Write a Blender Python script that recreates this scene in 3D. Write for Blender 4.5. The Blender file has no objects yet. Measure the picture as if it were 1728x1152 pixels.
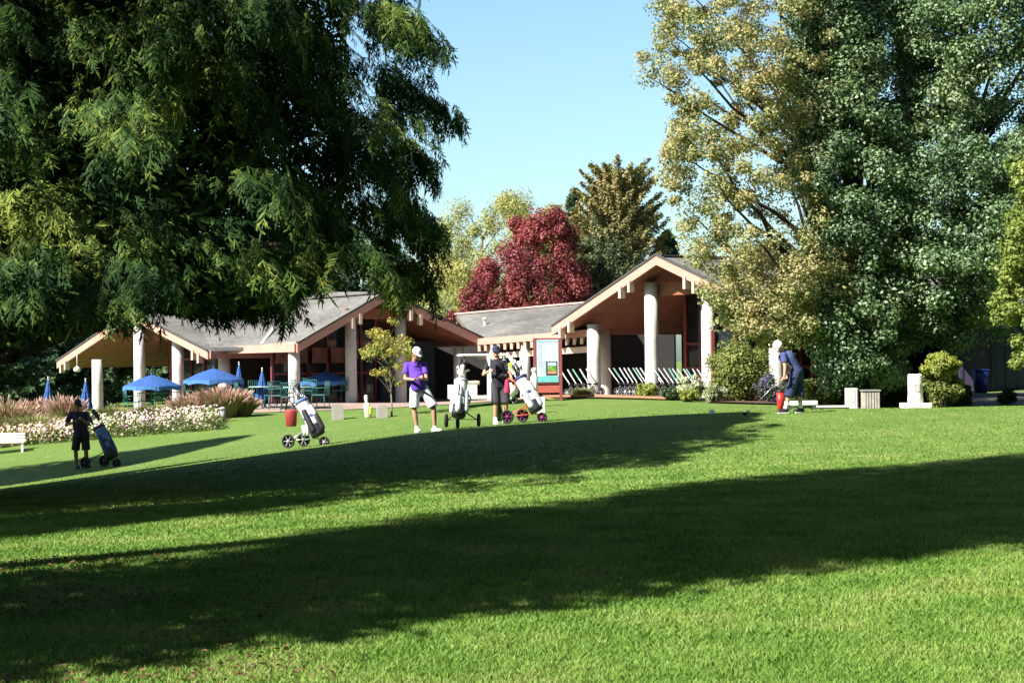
import bpy, math, random
import numpy as np
from mathutils import Vector, Matrix

random.seed(7)
RNG = np.random.default_rng(7)
C = bpy.context.scene.collection
SC = bpy.context.scene
rad = math.radians

# ------------------------------------------------------------------ camera
F = 2800.0                     # focal length in photo pixels (photo is 1728 wide)
EYE = Vector((0, 0, 1.65))
PITCH = math.atan(36.0 / F)
ROLL = rad(-0.7)
camd = bpy.data.cameras.new('camera'); cam = bpy.data.objects.new('camera', camd); C.objects.link(cam)
camd.sensor_width = 36.0; camd.lens = 36.0 * F / 1728.0; camd.clip_start = 0.1; camd.clip_end = 3000
CR = Matrix.Rotation(rad(90) + PITCH, 3, 'X') @ Matrix.Rotation(ROLL, 3, 'Z')
cam.matrix_world = Matrix.Translation(EYE) @ CR.to_4x4()
SC.camera = cam
CRT = CR.transposed()

# ------------------------------------------------------------------ light
AZ = math.atan2(-0.80, -0.60)          # towards the sun: behind the camera, to the left
EL = rad(42)
SUNV = Vector((math.sin(AZ) * math.cos(EL), math.cos(AZ) * math.cos(EL), math.sin(EL)))
W = bpy.data.worlds.new('World'); SC.world = W; W.use_nodes = True
wn = W.node_tree.nodes; wl = W.node_tree.links
sky = wn.new('ShaderNodeTexSky'); sky.sky_type = 'NISHITA'; sky.sun_disc = False
sky.sun_elevation = EL; sky.sun_rotation = AZ % (2 * math.pi)
sky.air_density = 1.0; sky.dust_density = 1.8; sky.ozone_density = 1.0
bg = wn['Background']; bg.inputs['Strength'].default_value = 0.078
tint = wn.new('ShaderNodeMix'); tint.data_type = 'RGBA'; tint.blend_type = 'MULTIPLY'; tint.inputs[0].default_value = 1.0
tint.inputs[7].default_value = (0.98, 1.14, 1.12, 1)
# elevation ramp dims the sky overhead to deepen the shade; horizon stays bright
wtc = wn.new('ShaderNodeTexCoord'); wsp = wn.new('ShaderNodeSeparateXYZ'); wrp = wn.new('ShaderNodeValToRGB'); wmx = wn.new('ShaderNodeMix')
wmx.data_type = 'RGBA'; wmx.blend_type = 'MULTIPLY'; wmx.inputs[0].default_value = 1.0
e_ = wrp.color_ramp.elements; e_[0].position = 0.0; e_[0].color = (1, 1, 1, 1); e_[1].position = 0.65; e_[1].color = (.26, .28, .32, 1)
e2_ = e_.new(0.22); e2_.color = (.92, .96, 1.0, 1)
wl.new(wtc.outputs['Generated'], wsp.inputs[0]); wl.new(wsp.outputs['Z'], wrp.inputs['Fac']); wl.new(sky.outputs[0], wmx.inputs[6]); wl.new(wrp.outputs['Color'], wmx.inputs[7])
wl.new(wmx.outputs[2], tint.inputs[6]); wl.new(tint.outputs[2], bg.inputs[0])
sund = bpy.data.lights.new('sun', 'SUN'); sun = bpy.data.objects.new('sun', sund); C.objects.link(sun)
sund.energy = 5.0; sund.angle = rad(0.5); sund.color = (1.0, 0.94, 0.85)
sun.rotation_euler = (-SUNV).to_track_quat('-Z', 'Y').to_euler()
SC.view_settings.view_transform = 'Standard'; SC.view_settings.look = 'None'
SC.view_settings.gamma = 1.0; SC.view_settings.exposure = 1.4
SC.render.engine = 'CYCLES'
SC.cycles.max_bounces = 6; SC.cycles.diffuse_bounces = 3; SC.cycles.transparent_max_bounces = 6
SC.cycles.transmission_bounces = 3; SC.cycles.glossy_bounces = 3

# ------------------------------------------------------------------ projection helpers
def P(px, py, d):
    """World point seen at photo pixel (px,py) at depth y=d."""
    v = CR @ Vector(((px - 864.0) / F, (576.0 - py) / F, -1.0))
    return EYE + v * (d / v.y)
def project(p):
    v = CRT @ (Vector(p) - EYE)
    return (864.0 + F * v.x / -v.z, 576.0 - F * v.y / -v.z)

# ground: thin plate spline through points taken from the photograph
_gc = [(p.x, p.y, p.z) for p in [P(*a) for a in [
    (712, 727, 35), (778, 719, 36), (842, 716, 37.5), (1325, 696, 34), (1345, 697, 34), (140, 796, 42),
    (515, 757, 36), (300, 775, 39), (885, 716, 36.5), (1600, 688, 40), (1728, 684, 44), (1060, 704, 36),
    (1100, 669, 51.5), (920, 668, 52), (1003, 668, 54), (1310, 681, 47.3), (1200, 675, 49.5), (1460, 690, 40), (1545, 688, 38.5),
    (500, 702, 50), (640, 698, 49), (0, 757, 46), (190, 733, 47), (370, 711, 48), (500, 680, 56.3), (775, 684, 60),
    (237, 692, 63.5), (165, 690, 66), (20, 700, 66), (1700, 664, 56), (1500, 668, 60), (760, 690, 50),
    (1728, 780, 24), (1728, 950, 12.9), (864, 870, 17.3), (0, 975, 13.2)]]]
_gc += [(-3, 8, 0), (3, 8, 0.0), (0, 3, 0), (-6, 3, 0), (6, 3, 0), (0, 12, 0.02), (-14, 8, -0.1), (14, 8, 0.1),
        (-14, 24, -0.7), (-18, 36, -1.5), (18, 34, 0.7), (-20, 60, -0.6), (20, 62, 0.6), (0, 64, 0.4)]
_gc = np.array(_gc, float)
def _U(r2):
    return np.where(r2 > 1e-9, r2 * np.log(np.maximum(r2, 1e-9)), 0.0)
_n = len(_gc)
_K = _U(((_gc[:, None, :2] - _gc[None, :, :2]) ** 2).sum(-1)) + np.eye(_n) * 18.0
_Q = np.hstack([np.ones((_n, 1)), _gc[:, :2]])
_A = np.zeros((_n + 3, _n + 3)); _A[:_n, :_n] = _K; _A[:_n, _n:] = _Q; _A[_n:, :_n] = _Q.T
_w = np.linalg.solve(_A, np.concatenate([_gc[:, 2], np.zeros(3)]))
def GN(x, y):
    x = np.clip(np.asarray(x, float), -20, 20); y = np.clip(np.asarray(y, float), 3, 64)
    r2 = (x[..., None] - _gc[:, 0]) ** 2 + (y[..., None] - _gc[:, 1]) ** 2
    return (_U(r2) * _w[:_n]).sum(-1) + _w[_n] + _w[_n + 1] * x + _w[_n + 2] * y
def G(x, y): return float(GN(np.array([x]), np.array([y]))[0])
def GP(px, d):
    """Ground point in photo column px at depth d."""
    py = 690
    for _ in range(4):
        p = P(px, py, d); z = G(p.x, d); py = project((p.x, d, z))[1]
    return Vector((p.x, d, z))

# ------------------------------------------------------------------ materials
def mat(name, col, rough=0.7, var=0.12, scale=6.0, bump=0.0, metal=0.0, col2=None, spec=0.4, bscale=None):
    m = bpy.data.materials.new(name); m.use_nodes = True
    n = m.node_tree.nodes; l = m.node_tree.links; b = n['Principled BSDF']
    b.inputs['Roughness'].default_value = rough; b.inputs['Metallic'].default_value = metal
    b.inputs['Specular IOR Level'].default_value = spec
    tc = n.new('ShaderNodeTexCoord'); nz = n.new('ShaderNodeTexNoise'); nz.inputs['Scale'].default_value = scale
    nz.inputs['Detail'].default_value = 5
    l.new(tc.outputs['Object'], nz.inputs['Vector'])
    r = n.new('ShaderNodeValToRGB')
    a = [max(0, c * (1 - var)) for c in col]
    c2 = col2 if col2 else [min(1, c * (1 + var)) for c in col]
    r.color_ramp.elements[0].position = 0.3; r.color_ramp.elements[1].position = 0.7
    r.color_ramp.elements[0].color = (*a, 1); r.color_ramp.elements[1].color = (*c2, 1)
    l.new(nz.outputs['Fac'], r.inputs['Fac']); l.new(r.outputs['Color'], b.inputs['Base Color'])
    if bump:
        nb = n.new('ShaderNodeTexNoise'); nb.inputs['Scale'].default_value = bscale or scale * 6; nb.inputs['Detail'].default_value = 4
        l.new(tc.outputs['Object'], nb.inputs['Vector'])
        bp = n.new('ShaderNodeBump'); bp.inputs['Strength'].default_value = bump; bp.inputs['Distance'].default_value = 0.02
        l.new(nb.outputs['Fac'], bp.inputs['Height']); l.new(bp.outputs['Normal'], b.inputs['Normal'])
    return m

def leafmat(name, cols, trans=0.3, nscale=0.5, gloss=0.03, ncon=1.5):
    """Leaf colours vary from leaf to leaf and from bough to bough."""
    m = bpy.data.materials.new(name); m.use_nodes = True
    n = m.node_tree.nodes; l = m.node_tree.links; n.clear()
    out = n.new('ShaderNodeOutputMaterial')
    geo = n.new('ShaderNodeNewGeometry'); tc = n.new('ShaderNodeTexCoord')
    nz = n.new('ShaderNodeTexNoise'); nz.inputs['Scale'].default_value = nscale; nz.inputs['Detail'].default_value = 2
    l.new(tc.outputs['Object'], nz.inputs['Vector'])
    mx = n.new('ShaderNodeMath'); mx.operation = 'MULTIPLY_ADD'; mx.inputs[1].default_value = 0.55
    ml = n.new('ShaderNodeMath'); ml.operation = 'MULTIPLY_ADD'; ml.inputs[1].default_value = ncon; ml.inputs[2].default_value = 0.23 - ncon / 2
    l.new(nz.outputs['Fac'], ml.inputs[0])
    l.new(geo.outputs['Random Per Island'], mx.inputs[0]); l.new(ml.outputs[0], mx.inputs[2])
    r = n.new('ShaderNodeValToRGB'); cr = r.color_ramp
    while len(cr.elements) < len(cols): cr.elements.new(0.5)
    for i, c in enumerate(cols):
        cr.elements[i].position = i / max(1, len(cols) - 1) * 0.9 + 0.05; cr.elements[i].color = (*c, 1)
    l.new(mx.outputs[0], r.inputs['Fac'])
    d = n.new('ShaderNodeBsdfDiffuse'); t = n.new('ShaderNodeBsdfTranslucent'); g = n.new('ShaderNodeBsdfGlossy')
    g.inputs['Roughness'].default_value = 0.6; g.inputs['Color'].default_value = (0.9, 0.9, 0.9, 1)
    ma = n.new('ShaderNodeMixShader'); ma.inputs[0].default_value = trans
    mb = n.new('ShaderNodeMixShader'); mb.inputs[0].default_value = gloss
    l.new(r.outputs['Color'], d.inputs['Color']); l.new(r.outputs['Color'], t.inputs['Color'])
    l.new(d.outputs[0], ma.inputs[1]); l.new(t.outputs[0], ma.inputs[2])
    l.new(ma.outputs[0], mb.inputs[1]); l.new(g.outputs[0], mb.inputs[2]); l.new(mb.outputs[0], out.inputs['Surface'])
    return m

def glassmat(name, col=(0.02, 0.025, 0.03), rough=0.08):
    m = mat(name, col, rough, 0.2, 2.0, spec=0.3); return m

# ------------------------------------------------------------------ object helpers
def props(o, label=None, cat=None, group=None, kind=None):
    if label: o['label'] = label
    if cat: o['category'] = cat
    if group: o['group'] = group
    if kind: o['kind'] = kind
    return o
def empty(name, loc=(0, 0, 0), rz=0, label=None, cat=None, group=None):
    o = bpy.data.objects.new(name, None); C.objects.link(o); o.location = loc; o.rotation_euler = (0, 0, rz)
    o.empty_display_size = 0.3
    return props(o, label, cat, group)
def npmesh(name, verts, faces, m, parent=None, world=True, smooth=False, mi=None):
    """verts (N,3), faces (M,k)"""
    verts = np.asarray(verts, np.float32)
    if parent is not None and world: verts = verts - np.array(parent.location, np.float32)
    faces = np.asarray(faces, np.int32); k = faces.shape[1]
    me = bpy.data.meshes.new(name)
    me.vertices.add(len(verts)); me.vertices.foreach_set('co', verts.ravel())
    me.loops.add(faces.size); me.loops.foreach_set('vertex_index', faces.ravel())
    me.polygons.add(len(faces)); me.polygons.foreach_set('loop_start', np.arange(0, faces.size, k, dtype=np.int32))
    me.polygons.foreach_set('loop_total', np.full(len(faces), k, np.int32))
    for x in (m if isinstance(m, (list, tuple)) else [m]): me.materials.append(x)
    if mi is not None: me.polygons.foreach_set('material_index', np.asarray(mi, np.int32))
    me.update(calc_edges=True)
    if smooth: me.polygons.foreach_set('use_smooth', np.ones(len(faces), bool))
    o = bpy.data.objects.new(name, me); C.objects.link(o)
    if parent is not None: o.parent = parent
    return o

class MB:
    def __init__(s): s.v = []; s.f = []; s.m = []; s.sm = []
    def add(s, vs, fs, mi=0, sm=False):
        b = len(s.v); s.v += [tuple(v) for v in vs]
        for f in fs: s.f.append(tuple(b + i for i in f)); s.m.append(mi); s.sm.append(sm)
        return s
    def box(s, c, size, rz=0.0, R=None, mi=0):
        R = R or Matrix.Rotation(rz, 3, 'Z'); c = Vector(c); hx, hy, hz = size[0] / 2, size[1] / 2, size[2] / 2
        vs = [c + R @ Vector((x * hx, y * hy, z * hz)) for z in (-1, 1) for y in (-1, 1) for x in (-1, 1)]
        return s.add(vs, [(0, 2, 3, 1), (4, 5, 7, 6), (0, 1, 5, 4), (2, 6, 7, 3), (0, 4, 6, 2), (1, 3, 7, 5)], mi)
    def beam(s, a, b, w, h, mi=0, up=(0, 0, 1)):
        a, b = Vector(a), Vector(b); x = (b - a).normalized(); y = Vector(up).cross(x)
        if y.length < 1e-4: y = Vector((0, 1, 0))
        y.normalize(); z = x.cross(y)
        R = Matrix((x, y, z)).transposed()
        return s.box((a + b) / 2, ((b - a).length, w, h), R=R, mi=mi)
    def slab(s, pts, th, mi=0, mib=None, down=True):
        """thick plate under polygon pts (thickness straight down)"""
        n = len(pts); t = [Vector(p) for p in pts]; b = [p - Vector((0, 0, th)) for p in t]
        fs = [tuple(range(n))]; s.add(t + b, fs, mi)
        k = len(s.v) - 2 * n
        s.f.append(tuple(k + n + i for i in reversed(range(n)))); s.m.append(mi if mib is None else mib); s.sm.append(False)
        for i in range(n):
            j = (i + 1) % n
            s.f.append((k + i, k + n + i, k + n + j, k + j)); s.m.append(mi); s.sm.append(False)
        return s
    def tube(s, pts, r, n=8, mi=0, flat=False):
        pts = [Vector(p) for p in pts]; rs = r if isinstance(r, (list, tuple)) else [r] * len(pts)
        rings = []; nrm = None
        for i, p in enumerate(pts):
            d = (pts[min(i + 1, len(pts) - 1)] - pts[max(i - 1, 0)]).normalized()
            if nrm is None:
                nrm = d.orthogonal().normalized()
            else:
                nrm = (nrm - d * nrm.dot(d)).normalized()
            bn = d.cross(nrm)
            rings.append([p + (nrm * math.cos(t) + bn * math.sin(t)) * rs[i] for t in [2 * math.pi * k / n for k in range(n)]])
        vs = [v for ring in rings for v in ring]; fs = []
        for i in range(len(pts) - 1):
            for k in range(n):
                j = (k + 1) % n; fs.append((i * n + k, i * n + j, (i + 1) * n + j, (i + 1) * n + k))
        fs.append(tuple(reversed(range(n)))); fs.append(tuple((len(pts) - 1) * n + k for k in range(n)))
        return s.add(vs, fs, mi, not flat)
    def lathe(s, prof, c=(0, 0, 0), n=20, mi=0, axis=None, sx=1.0, sy=1.0):
        """prof: (r,z) list; axis: optional rotation matrix"""
        c = Vector(c); vs = []
        for (r, z) in prof:
            for k in range(n):
                t = 2 * math.pi * k / n; v = Vector((r * sx * math.cos(t), r * sy * math.sin(t), z))
                vs.append(c + (axis @ v if axis else v))
        fs = []
        for i in range(len(prof) - 1):
            for k in range(n):
                j = (k + 1) % n; fs.append((i * n + k, i * n + j, (i + 1) * n + j, (i + 1) * n + k))
        fs.append(tuple(reversed(range(n)))); fs.append(tuple((len(prof) - 1) * n + k for k in range(n)))
        return s.add(vs, fs, mi, True)
    def ell(s, c, r, n=12, mi=0, R=None):
        c = Vector(c); m = n // 2 + 1; vs = []; fs = []
        for i in range(m + 1):
            a = math.pi * (i + 0.02 * (i == 0) - 0.02 * (i == m)) / m
            for k in range(n):
                t = 2 * math.pi * k / n
                v = Vector((r[0] * math.sin(a) * math.cos(t), r[1] * math.sin(a) * math.sin(t), r[2] * math.cos(a)))
                vs.append(c + (R @ v if R else v))
        for i in range(m):
            for k in range(n):
                j = (k + 1) % n; fs.append((i * n + k, (i + 1) * n + k, (i + 1) * n + j, i * n + j))
        fs.append(tuple(range(n))); fs.append(tuple(m * n + k for k in reversed(range(n))))
        return s.add(vs, fs, mi, True)
    def cap(s, a, b, ra, rb, n=14, mi=0, ends=(1, 1), sq=1.0, sqax=(0, 1, 0)):
        """tapered capsule; ends 1 = round, 0 = flat; sq squashes along sqax"""
        a, b = Vector(a), Vector(b); d = (b - a); L = d.length; d.normalize()
        ax = Vector(sqax); y = (ax - d * ax.dot(d))
        y = d.orthogonal() if y.length < 1e-3 else y
        y.normalize(); x = y.cross(d); R = Matrix((x, y, d)).transposed()
        prof = []
        if ends[0]: prof += [(ra * math.cos(t), ra * math.sin(t)) for t in (-1.45, -1.1, -0.7, -0.35)]
        prof += [(ra, 0), (ra + (rb - ra) * .5, L * .5), (rb, L)]
        if ends[1]: prof += [(rb * math.cos(t), L + rb * math.sin(t)) for t in (0.35, 0.7, 1.1, 1.45)]
        return s.lathe(prof, a, n, mi, R, 1.0, sq)
    def build(s, name, mats, parent=None, world=False, bevel=0.0):
        me = bpy.data.meshes.new(name)
        off = Vector(parent.location) if (parent is not None and world) else Vector((0, 0, 0))
        me.from_pydata([Vector(v) - off for v in s.v], [], s.f)
        for x in (mats if isinstance(mats, (list, tuple)) else [mats]): me.materials.append(x)
        me.polygons.foreach_set('material_index', s.m); me.polygons.foreach_set('use_smooth', s.sm)
        me.update()
        o = bpy.data.objects.new(name, me); C.objects.link(o)
        if parent is not None: o.parent = parent
        if bevel:
            b = o.modifiers.new('bevel', 'BEVEL'); b.width = bevel; b.segments = 2; b.limit_method = 'ANGLE'
        return o

def dup(o, parent=None, loc=None, rz=None, label=None, group=None, mats=None):
    c = o.copy(); C.objects.link(c); c.parent = parent
    if mats and c.type == 'MESH' and c.name.split('.')[0] in mats:
        c.data = c.data.copy(); c.data.materials[0] = mats[c.name.split('.')[0]]
    if loc is not None: c.location = loc
    if rz is not None: c.rotation_euler = (0, 0, rz)
    if label: c['label'] = label
    if group: c['group'] = group
    for ch in [x for x in KIDS.get(o.name, [])]:
        d = dup(ch, c, mats=mats)
        KIDS.setdefault(c.name, []).append(d)
    return c
KIDS = {}
def reg(root):
    """remember the children of a finished thing, for dup()"""
    def rec(o):
        KIDS[o.name] = [x for x in o.children]
        for x in o.children: rec(x)
    rec(root); return root

def organic(name, prims, m, parent, voxel=0.01, iters=4):
    """one continuous skin grown over overlapping limbs (voxel remesh)"""
    mb = MB()
    prims(mb)
    o = mb.build('tmp', m)
    rm = o.modifiers.new('r', 'REMESH'); rm.mode = 'VOXEL'; rm.voxel_size = voxel; rm.use_smooth_shade = True
    if iters:
        s = o.modifiers.new('s', 'SMOOTH'); s.iterations = iters; s.factor = 0.5
    bpy.context.view_layer.update()
    dg = bpy.context.evaluated_depsgraph_get()
    me = bpy.data.meshes.new_from_object(o.evaluated_get(dg))
    me.name = name
    me.materials.clear(); me.materials.append(m)
    bpy.data.objects.remove(o)
    n = bpy.data.objects.new(name, me); C.objects.link(n); n.parent = parent
    return n
# ------------------------------------------------------------------ ground
def axis(lo, hi, step, flo, fhi):
    a = list(np.arange(lo, hi + 1e-6, step)); s = step
    x = hi
    while x < fhi: s *= 1.35; x += s; a.append(x)
    s = step; x = lo; b = []
    while x > flo: s *= 1.35; x -= s; b.append(x)
    return np.array(b[::-1] + a)
gx = axis(-20, 20, 0.5, -900, 900); gy = axis(3, 66, 0.5, -120, 1500)
XX, YY = np.meshgrid(gx, gy); ZZ = GN(XX, YY)
nx = len(gx); ny = len(gy)
idx = np.arange(nx * ny).reshape(ny, nx)
fa = np.stack([idx[:-1, :-1], idx[:-1, 1:], idx[1:, 1:], idx[1:, :-1]], -1).reshape(-1, 4)
def grassmat():
    m = bpy.data.materials.new('lawn'); m.use_nodes = True
    n = m.node_tree.nodes; l = m.node_tree.links; b = n['Principled BSDF']
    b.inputs['Roughness'].default_value = 0.75; b.inputs['Specular IOR Level'].default_value = 0.15
    tc = n.new('ShaderNodeTexCoord')
    def noise(s, det=4, sc=None):
        z = n.new('ShaderNodeTexNoise'); z.inputs['Scale'].default_value = s; z.inputs['Detail'].default_value = det
        if sc:
            mp = n.new('ShaderNodeMapping'); mp.inputs['Scale'].default_value = sc
            l.new(tc.outputs['Object'], mp.inputs['Vector']); l.new(mp.outputs[0], z.inputs['Vector'])
        else: l.new(tc.outputs['Object'], z.inputs['Vector'])
        return z
    def ramp(a, b_, c1, c2):
        r = n.new('ShaderNodeValToRGB'); r.color_ramp.elements[0].position = a; r.color_ramp.elements[1].position = b_
        r.color_ramp.elements[0].color = (*c1, 1); r.color_ramp.elements[1].color = (*c2, 1); return r
    def mix(fac, c1, c2, blend='MIX'):
        x = n.new('ShaderNodeMix'); x.data_type = 'RGBA'; x.blend_type = blend
        if isinstance(fac, float): x.inputs[0].default_value = fac
        else: l.new(fac, x.inputs[0])
        l.new(c1, x.inputs[6]); l.new(c2, x.inputs[7]); return x.outputs[2]
    n1 = noise(0.35, 3); r1 = ramp(0.35, 0.65, LAWN_A, LAWN_B); l.new(n1.outputs['Fac'], r1.inputs['Fac'])
    n2 = noise(28, 6); r2 = ramp(0.3, 0.72, LAWN_D, LAWN_C); l.new(n2.outputs['Fac'], r2.inputs['Fac'])
    c = mix(0.5, r1.outputs['Color'], r2.outputs['Color'])
    n3 = noise(3.0, 5, (1, 0.5, 1)); r3 = ramp(0.56, 0.72, (0, 0, 0), (0.55, 0.55, 0.55)); l.new(n3.outputs['Fac'], r3.inputs['Fac'])
    ry = n.new('ShaderNodeRGB'); ry.outputs[0].default_value = (*LAWN_Y, 1)
    c = mix(r3.outputs['Color'], c, ry.outputs[0])
    l.new(c, b.inputs['Base Color'])
    nb = noise(60, 5); bp = n.new('ShaderNodeBump'); bp.inputs['Strength'].default_value = 0.7; bp.inputs['Distance'].default_value = 0.03
    l.new(nb.outputs['Fac'], bp.inputs['Height']); l.new(bp.outputs['Normal'], b.inputs['Normal'])
    return m
LAWN_A = (0.09, 0.175, 0.032); LAWN_B = (0.14, 0.215, 0.05); LAWN_C = (0.19, 0.265, 0.07); LAWN_D = (0.055, 0.115, 0.02); LAWN_Y = (0.20, 0.24, 0.08)
lawn_m = grassmat()
lawn = npmesh('ground', np.stack([XX, YY, ZZ], -1).reshape(-1, 3), fa, lawn_m, smooth=True); props(lawn, kind='structure')

def patch(name, corners, m, off=0.02, n=24, kind='structure'):
    """sheet over the ground inside the quadrilateral a,b,c,d (world xy)"""
    a, b, c, d = [np.array(q[:2], float) for q in corners]
    u = np.linspace(0, 1, n); U, V_ = np.meshgrid(u, u)
    XY = ((1 - U) * (1 - V_))[..., None] * a + (U * (1 - V_))[..., None] * b + (U * V_)[..., None] * c + ((1 - U) * V_)[..., None] * d
    Z = GN(XY[..., 0], XY[..., 1]) + off
    i = np.arange(n * n).reshape(n, n); f = np.stack([i[:-1, :-1], i[:-1, 1:], i[1:, 1:], i[1:, :-1]], -1).reshape(-1, 4)
    o = npmesh(name, np.concatenate([XY, Z[..., None]], -1).reshape(-1, 3), f, m, smooth=True)
    if kind: props(o, kind=kind)
    return o
pav_m = mat('paving', (0.30, 0.22, 0.19), 0.9, 0.2, 3, 0.3)
soil_m = mat('soil', (0.09, 0.055, 0.035), 0.95, 0.4, 8, 0.8)
asph_m = mat('asphalt', (0.13, 0.125, 0.12), 0.9, 0.15, 20, 0.3)
patch('patio_paving', [GP(420, 51.5), GP(900, 51.5), (3.0, 64), (-17, 68)], pav_m, 0.02, 40)
patch('pavilion_floor', [(1.2, 52.2), (9.0, 46.5), (14, 56), (4, 64)], pav_m, 0.03, 30)
patch('flower_bed_soil', [GP(-60, 46.2), GP(375, 48.6), GP(420, 52), GP(-60, 52)], soil_m, 0.015)
patch('planting_bed', [GP(925, 51.2), GP(1130, 49.0), GP(1235, 50), GP(1000, 53)], soil_m, 0.045)
patch('planting_bed', [GP(1195, 47.4), GP(1425, 44.6), GP(1425, 48), GP(1195, 50)], soil_m, 0.05)
patch('asphalt_path', [GP(1640, 43.5), GP(1900, 43.5), GP(1900, 57), GP(1560, 57)], asph_m, 0.02)

# short grass blades over the near lawn
def blades(n, dmin, dmax):
    u = RNG.random(n); d = dmin * (dmax / dmin) ** u
    k = RNG.random(n) < np.clip((47 - d) / 27, 0, 1); d = d[k]; n = len(d)
    px = RNG.uniform(-120, 1850, n); x = (px - 864) / F * d
    y = d; z = GN(x, y)
    h = RNG.uniform(0.018, 0.040, n) * (1.0 + d / 60) * np.clip(1.3 - d / 32, .28, 1); w = (0.0028 + 0.00034 * d) * RNG.uniform(0.7, 1.3, n)
    t = RNG.uniform(0, 2 * np.pi, n); lean = RNG.normal(0, 0.75, (n, 2)) * h[:, None]
    base = np.stack([x, y, z - 0.004], -1)
    s = np.stack([np.cos(t) * w, np.sin(t) * w, 0 * w], -1)
    tip = base + np.stack([lean[:, 0], lean[:, 1], h], -1)
    v = np.stack([base - s, base + s, tip], 1).reshape(-1, 3)
    return v, np.arange(3 * n).reshape(-1, 3)
bl_m = leafmat('grass_blade', [(0.07, 0.165, 0.018), (0.125, 0.245, 0.034), (0.18, 0.29, 0.052), (0.26, 0.31, 0.09)], 0.2, 1.1, 0.02, 1.7)
v, f = blades(760000, 7.6, 47)
props(npmesh('grass', v, f, bl_m), 'short mown green grass blades across the near lawn', 'grass', kind='stuff')

# fallen leaves under the trees at the lower left
def litter(n):
    d = RNG.uniform(8.3, 14.5, n) ; px = RNG.normal(150, 230, n)
    k = (px < 620) & (px > -150); d = d[k]; px = px[k]; n = len(d)
    x = (px - 864) / F * d; c = np.stack([x, d, GN(x, d) + RNG.uniform(0.015, 0.04, n)], -1)
    return c
lm_m = leafmat('fallen_leaf', [(0.07, 0.04, 0.02), (0.13, 0.07, 0.035), (0.2, 0.13, 0.06)], 0.1, 1.0)
def unit(v): return v / np.maximum(1e-6, np.linalg.norm(v, axis=-1, keepdims=True))
def kites(c, nrm, size, asp=0.6):
    """one leaf-shaped face per point"""
    n = len(c); nrm = unit(nrm); r = unit(RNG.normal(size=(n, 3))); t = unit(np.cross(nrm, r)); b = np.cross(nrm, t)
    s = size[:, None] if np.ndim(size) else size
    fold = nrm * s * 0.12
    v = np.stack([c - t * s * 0.5, c + b * s * asp * 0.5 - t * s * 0.05 + fold, c + t * s * 0.5, c - b * s * asp * 0.5 - t * s * 0.05 + fold], 1)
    return v.reshape(-1, 3), np.arange(4 * n).reshape(-1, 4)
c = litter(5200); c = c[np.sin(c[:, 0] * 3.1 + np.sin(c[:, 1] * 2)) + np.sin(c[:, 1] * 2.3) + RNG.normal(0, .8, len(c)) > .1]
v, f = kites(c, np.array([0, 0, 1.0]) + RNG.normal(0, 0.3, (len(c), 3)), RNG.uniform(0.015, 0.055, len(c)), 0.6)
props(npmesh('leaf_litter', v, f, lm_m), 'brown fallen leaves scattered over the shaded grass at the lower left', 'fallen leaves', kind='stuff')

# ------------------------------------------------------------------ trees
bark_d = mat('bark_dark', (0.07, 0.05, 0.04), 0.95, 0.4, 4, 0.8)
bark_r = mat('bark_reddish', (0.13, 0.07, 0.045), 0.95, 0.4, 4, 0.8)
bark_p = mat('bark_pale', (0.24, 0.20, 0.16), 0.95, 0.3, 6, 0.5)

def row_interp(rows, py):
    ys = [r[0] for r in rows]
    return np.interp(py, ys, [r[1] for r in rows]), np.interp(py, ys, [r[2] for r in rows])
PM = np.array(CR)
def PA(px, py, d):
    v = np.stack([(px - 864) / F, (576 - py) / F, -np.ones_like(px)], -1) @ PM.T
    return np.array(EYE) + v * (d / v[:, 1])[:, None]
def clumps(rows, d, thick, n, jitter=14):
    """clump centres filling the crown outline given as (py, px_left, px_right) rows"""
    ys = np.array([r[0] for r in rows], float)
    grid = np.linspace(ys[0], ys[-1], 200); a, b = row_interp(rows, grid); w = np.maximum(b - a, 1)
    py = RNG.choice(grid, n, p=w / w.sum()) + RNG.normal(0, 6, n)
    a, b = row_interp(rows, py)
    u = RNG.uniform(-1, 1, n); u = np.sign(u) * np.abs(u) ** 0.8
    px = (a + b) / 2 + u * (b - a) / 2 + RNG.normal(0, jitter, n) * 0.5
    half = np.minimum(thick / 2, (b - a) / 2 / F * d * 1.2)
    q = RNG.uniform(-1, 1, n); q = np.sign(q) * np.abs(q) ** 0.5
    dd = d + half * np.sqrt(np.maximum(0.05, 1 - u * u)) * q
    return PA(px, py, dd)
def leaves(cen, rc, nleaf, leaf, asp=0.65, flat=0.8, droop=0.0, upb=0.5):
    k = RNG.integers(0, len(cen), nleaf); R = rc * (0.6 + 0.8 * RNG.random(len(cen)))[k]
    d = unit(RNG.normal(size=(nleaf, 3))); rr = R * RNG.random(nleaf) ** 0.45
    p = cen[k] + d * rr[:, None] * np.array([1, 1, flat]); p[:, 2] -= droop * RNG.random(nleaf) * R
    nr = d + np.array([0, 0, upb]) + RNG.normal(0, 0.5, (nleaf, 3))
    return kites(p, nr, leaf * RNG.uniform(0.6, 1.3, nleaf), asp)
def limb(mb, a, b, r0, r1, wob=0.25, n=6, sag=0.0):
    a = Vector(a); b = Vector(b); pts = []; L = (b - a).length
    off = Vector((random.uniform(-1, 1), random.uniform(-1, 1), random.uniform(-.2, .6))) * L * wob
    for i in range(n + 1):
        t = i / n; p = a.lerp(b, t) + off * math.sin(math.pi * t) * (1 - t * .4) * 0.6 - Vector((0, 0, sag * t * t))
        if 0 < i < n: p += Vector((random.gauss(0, 1), random.gauss(0, 1), random.gauss(0, 1))) * L * 0.012
        pts.append(p)
    mb.tube(pts, [r0 + (r1 - r0) * (i / n) for i in range(n + 1)], 7)
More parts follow.
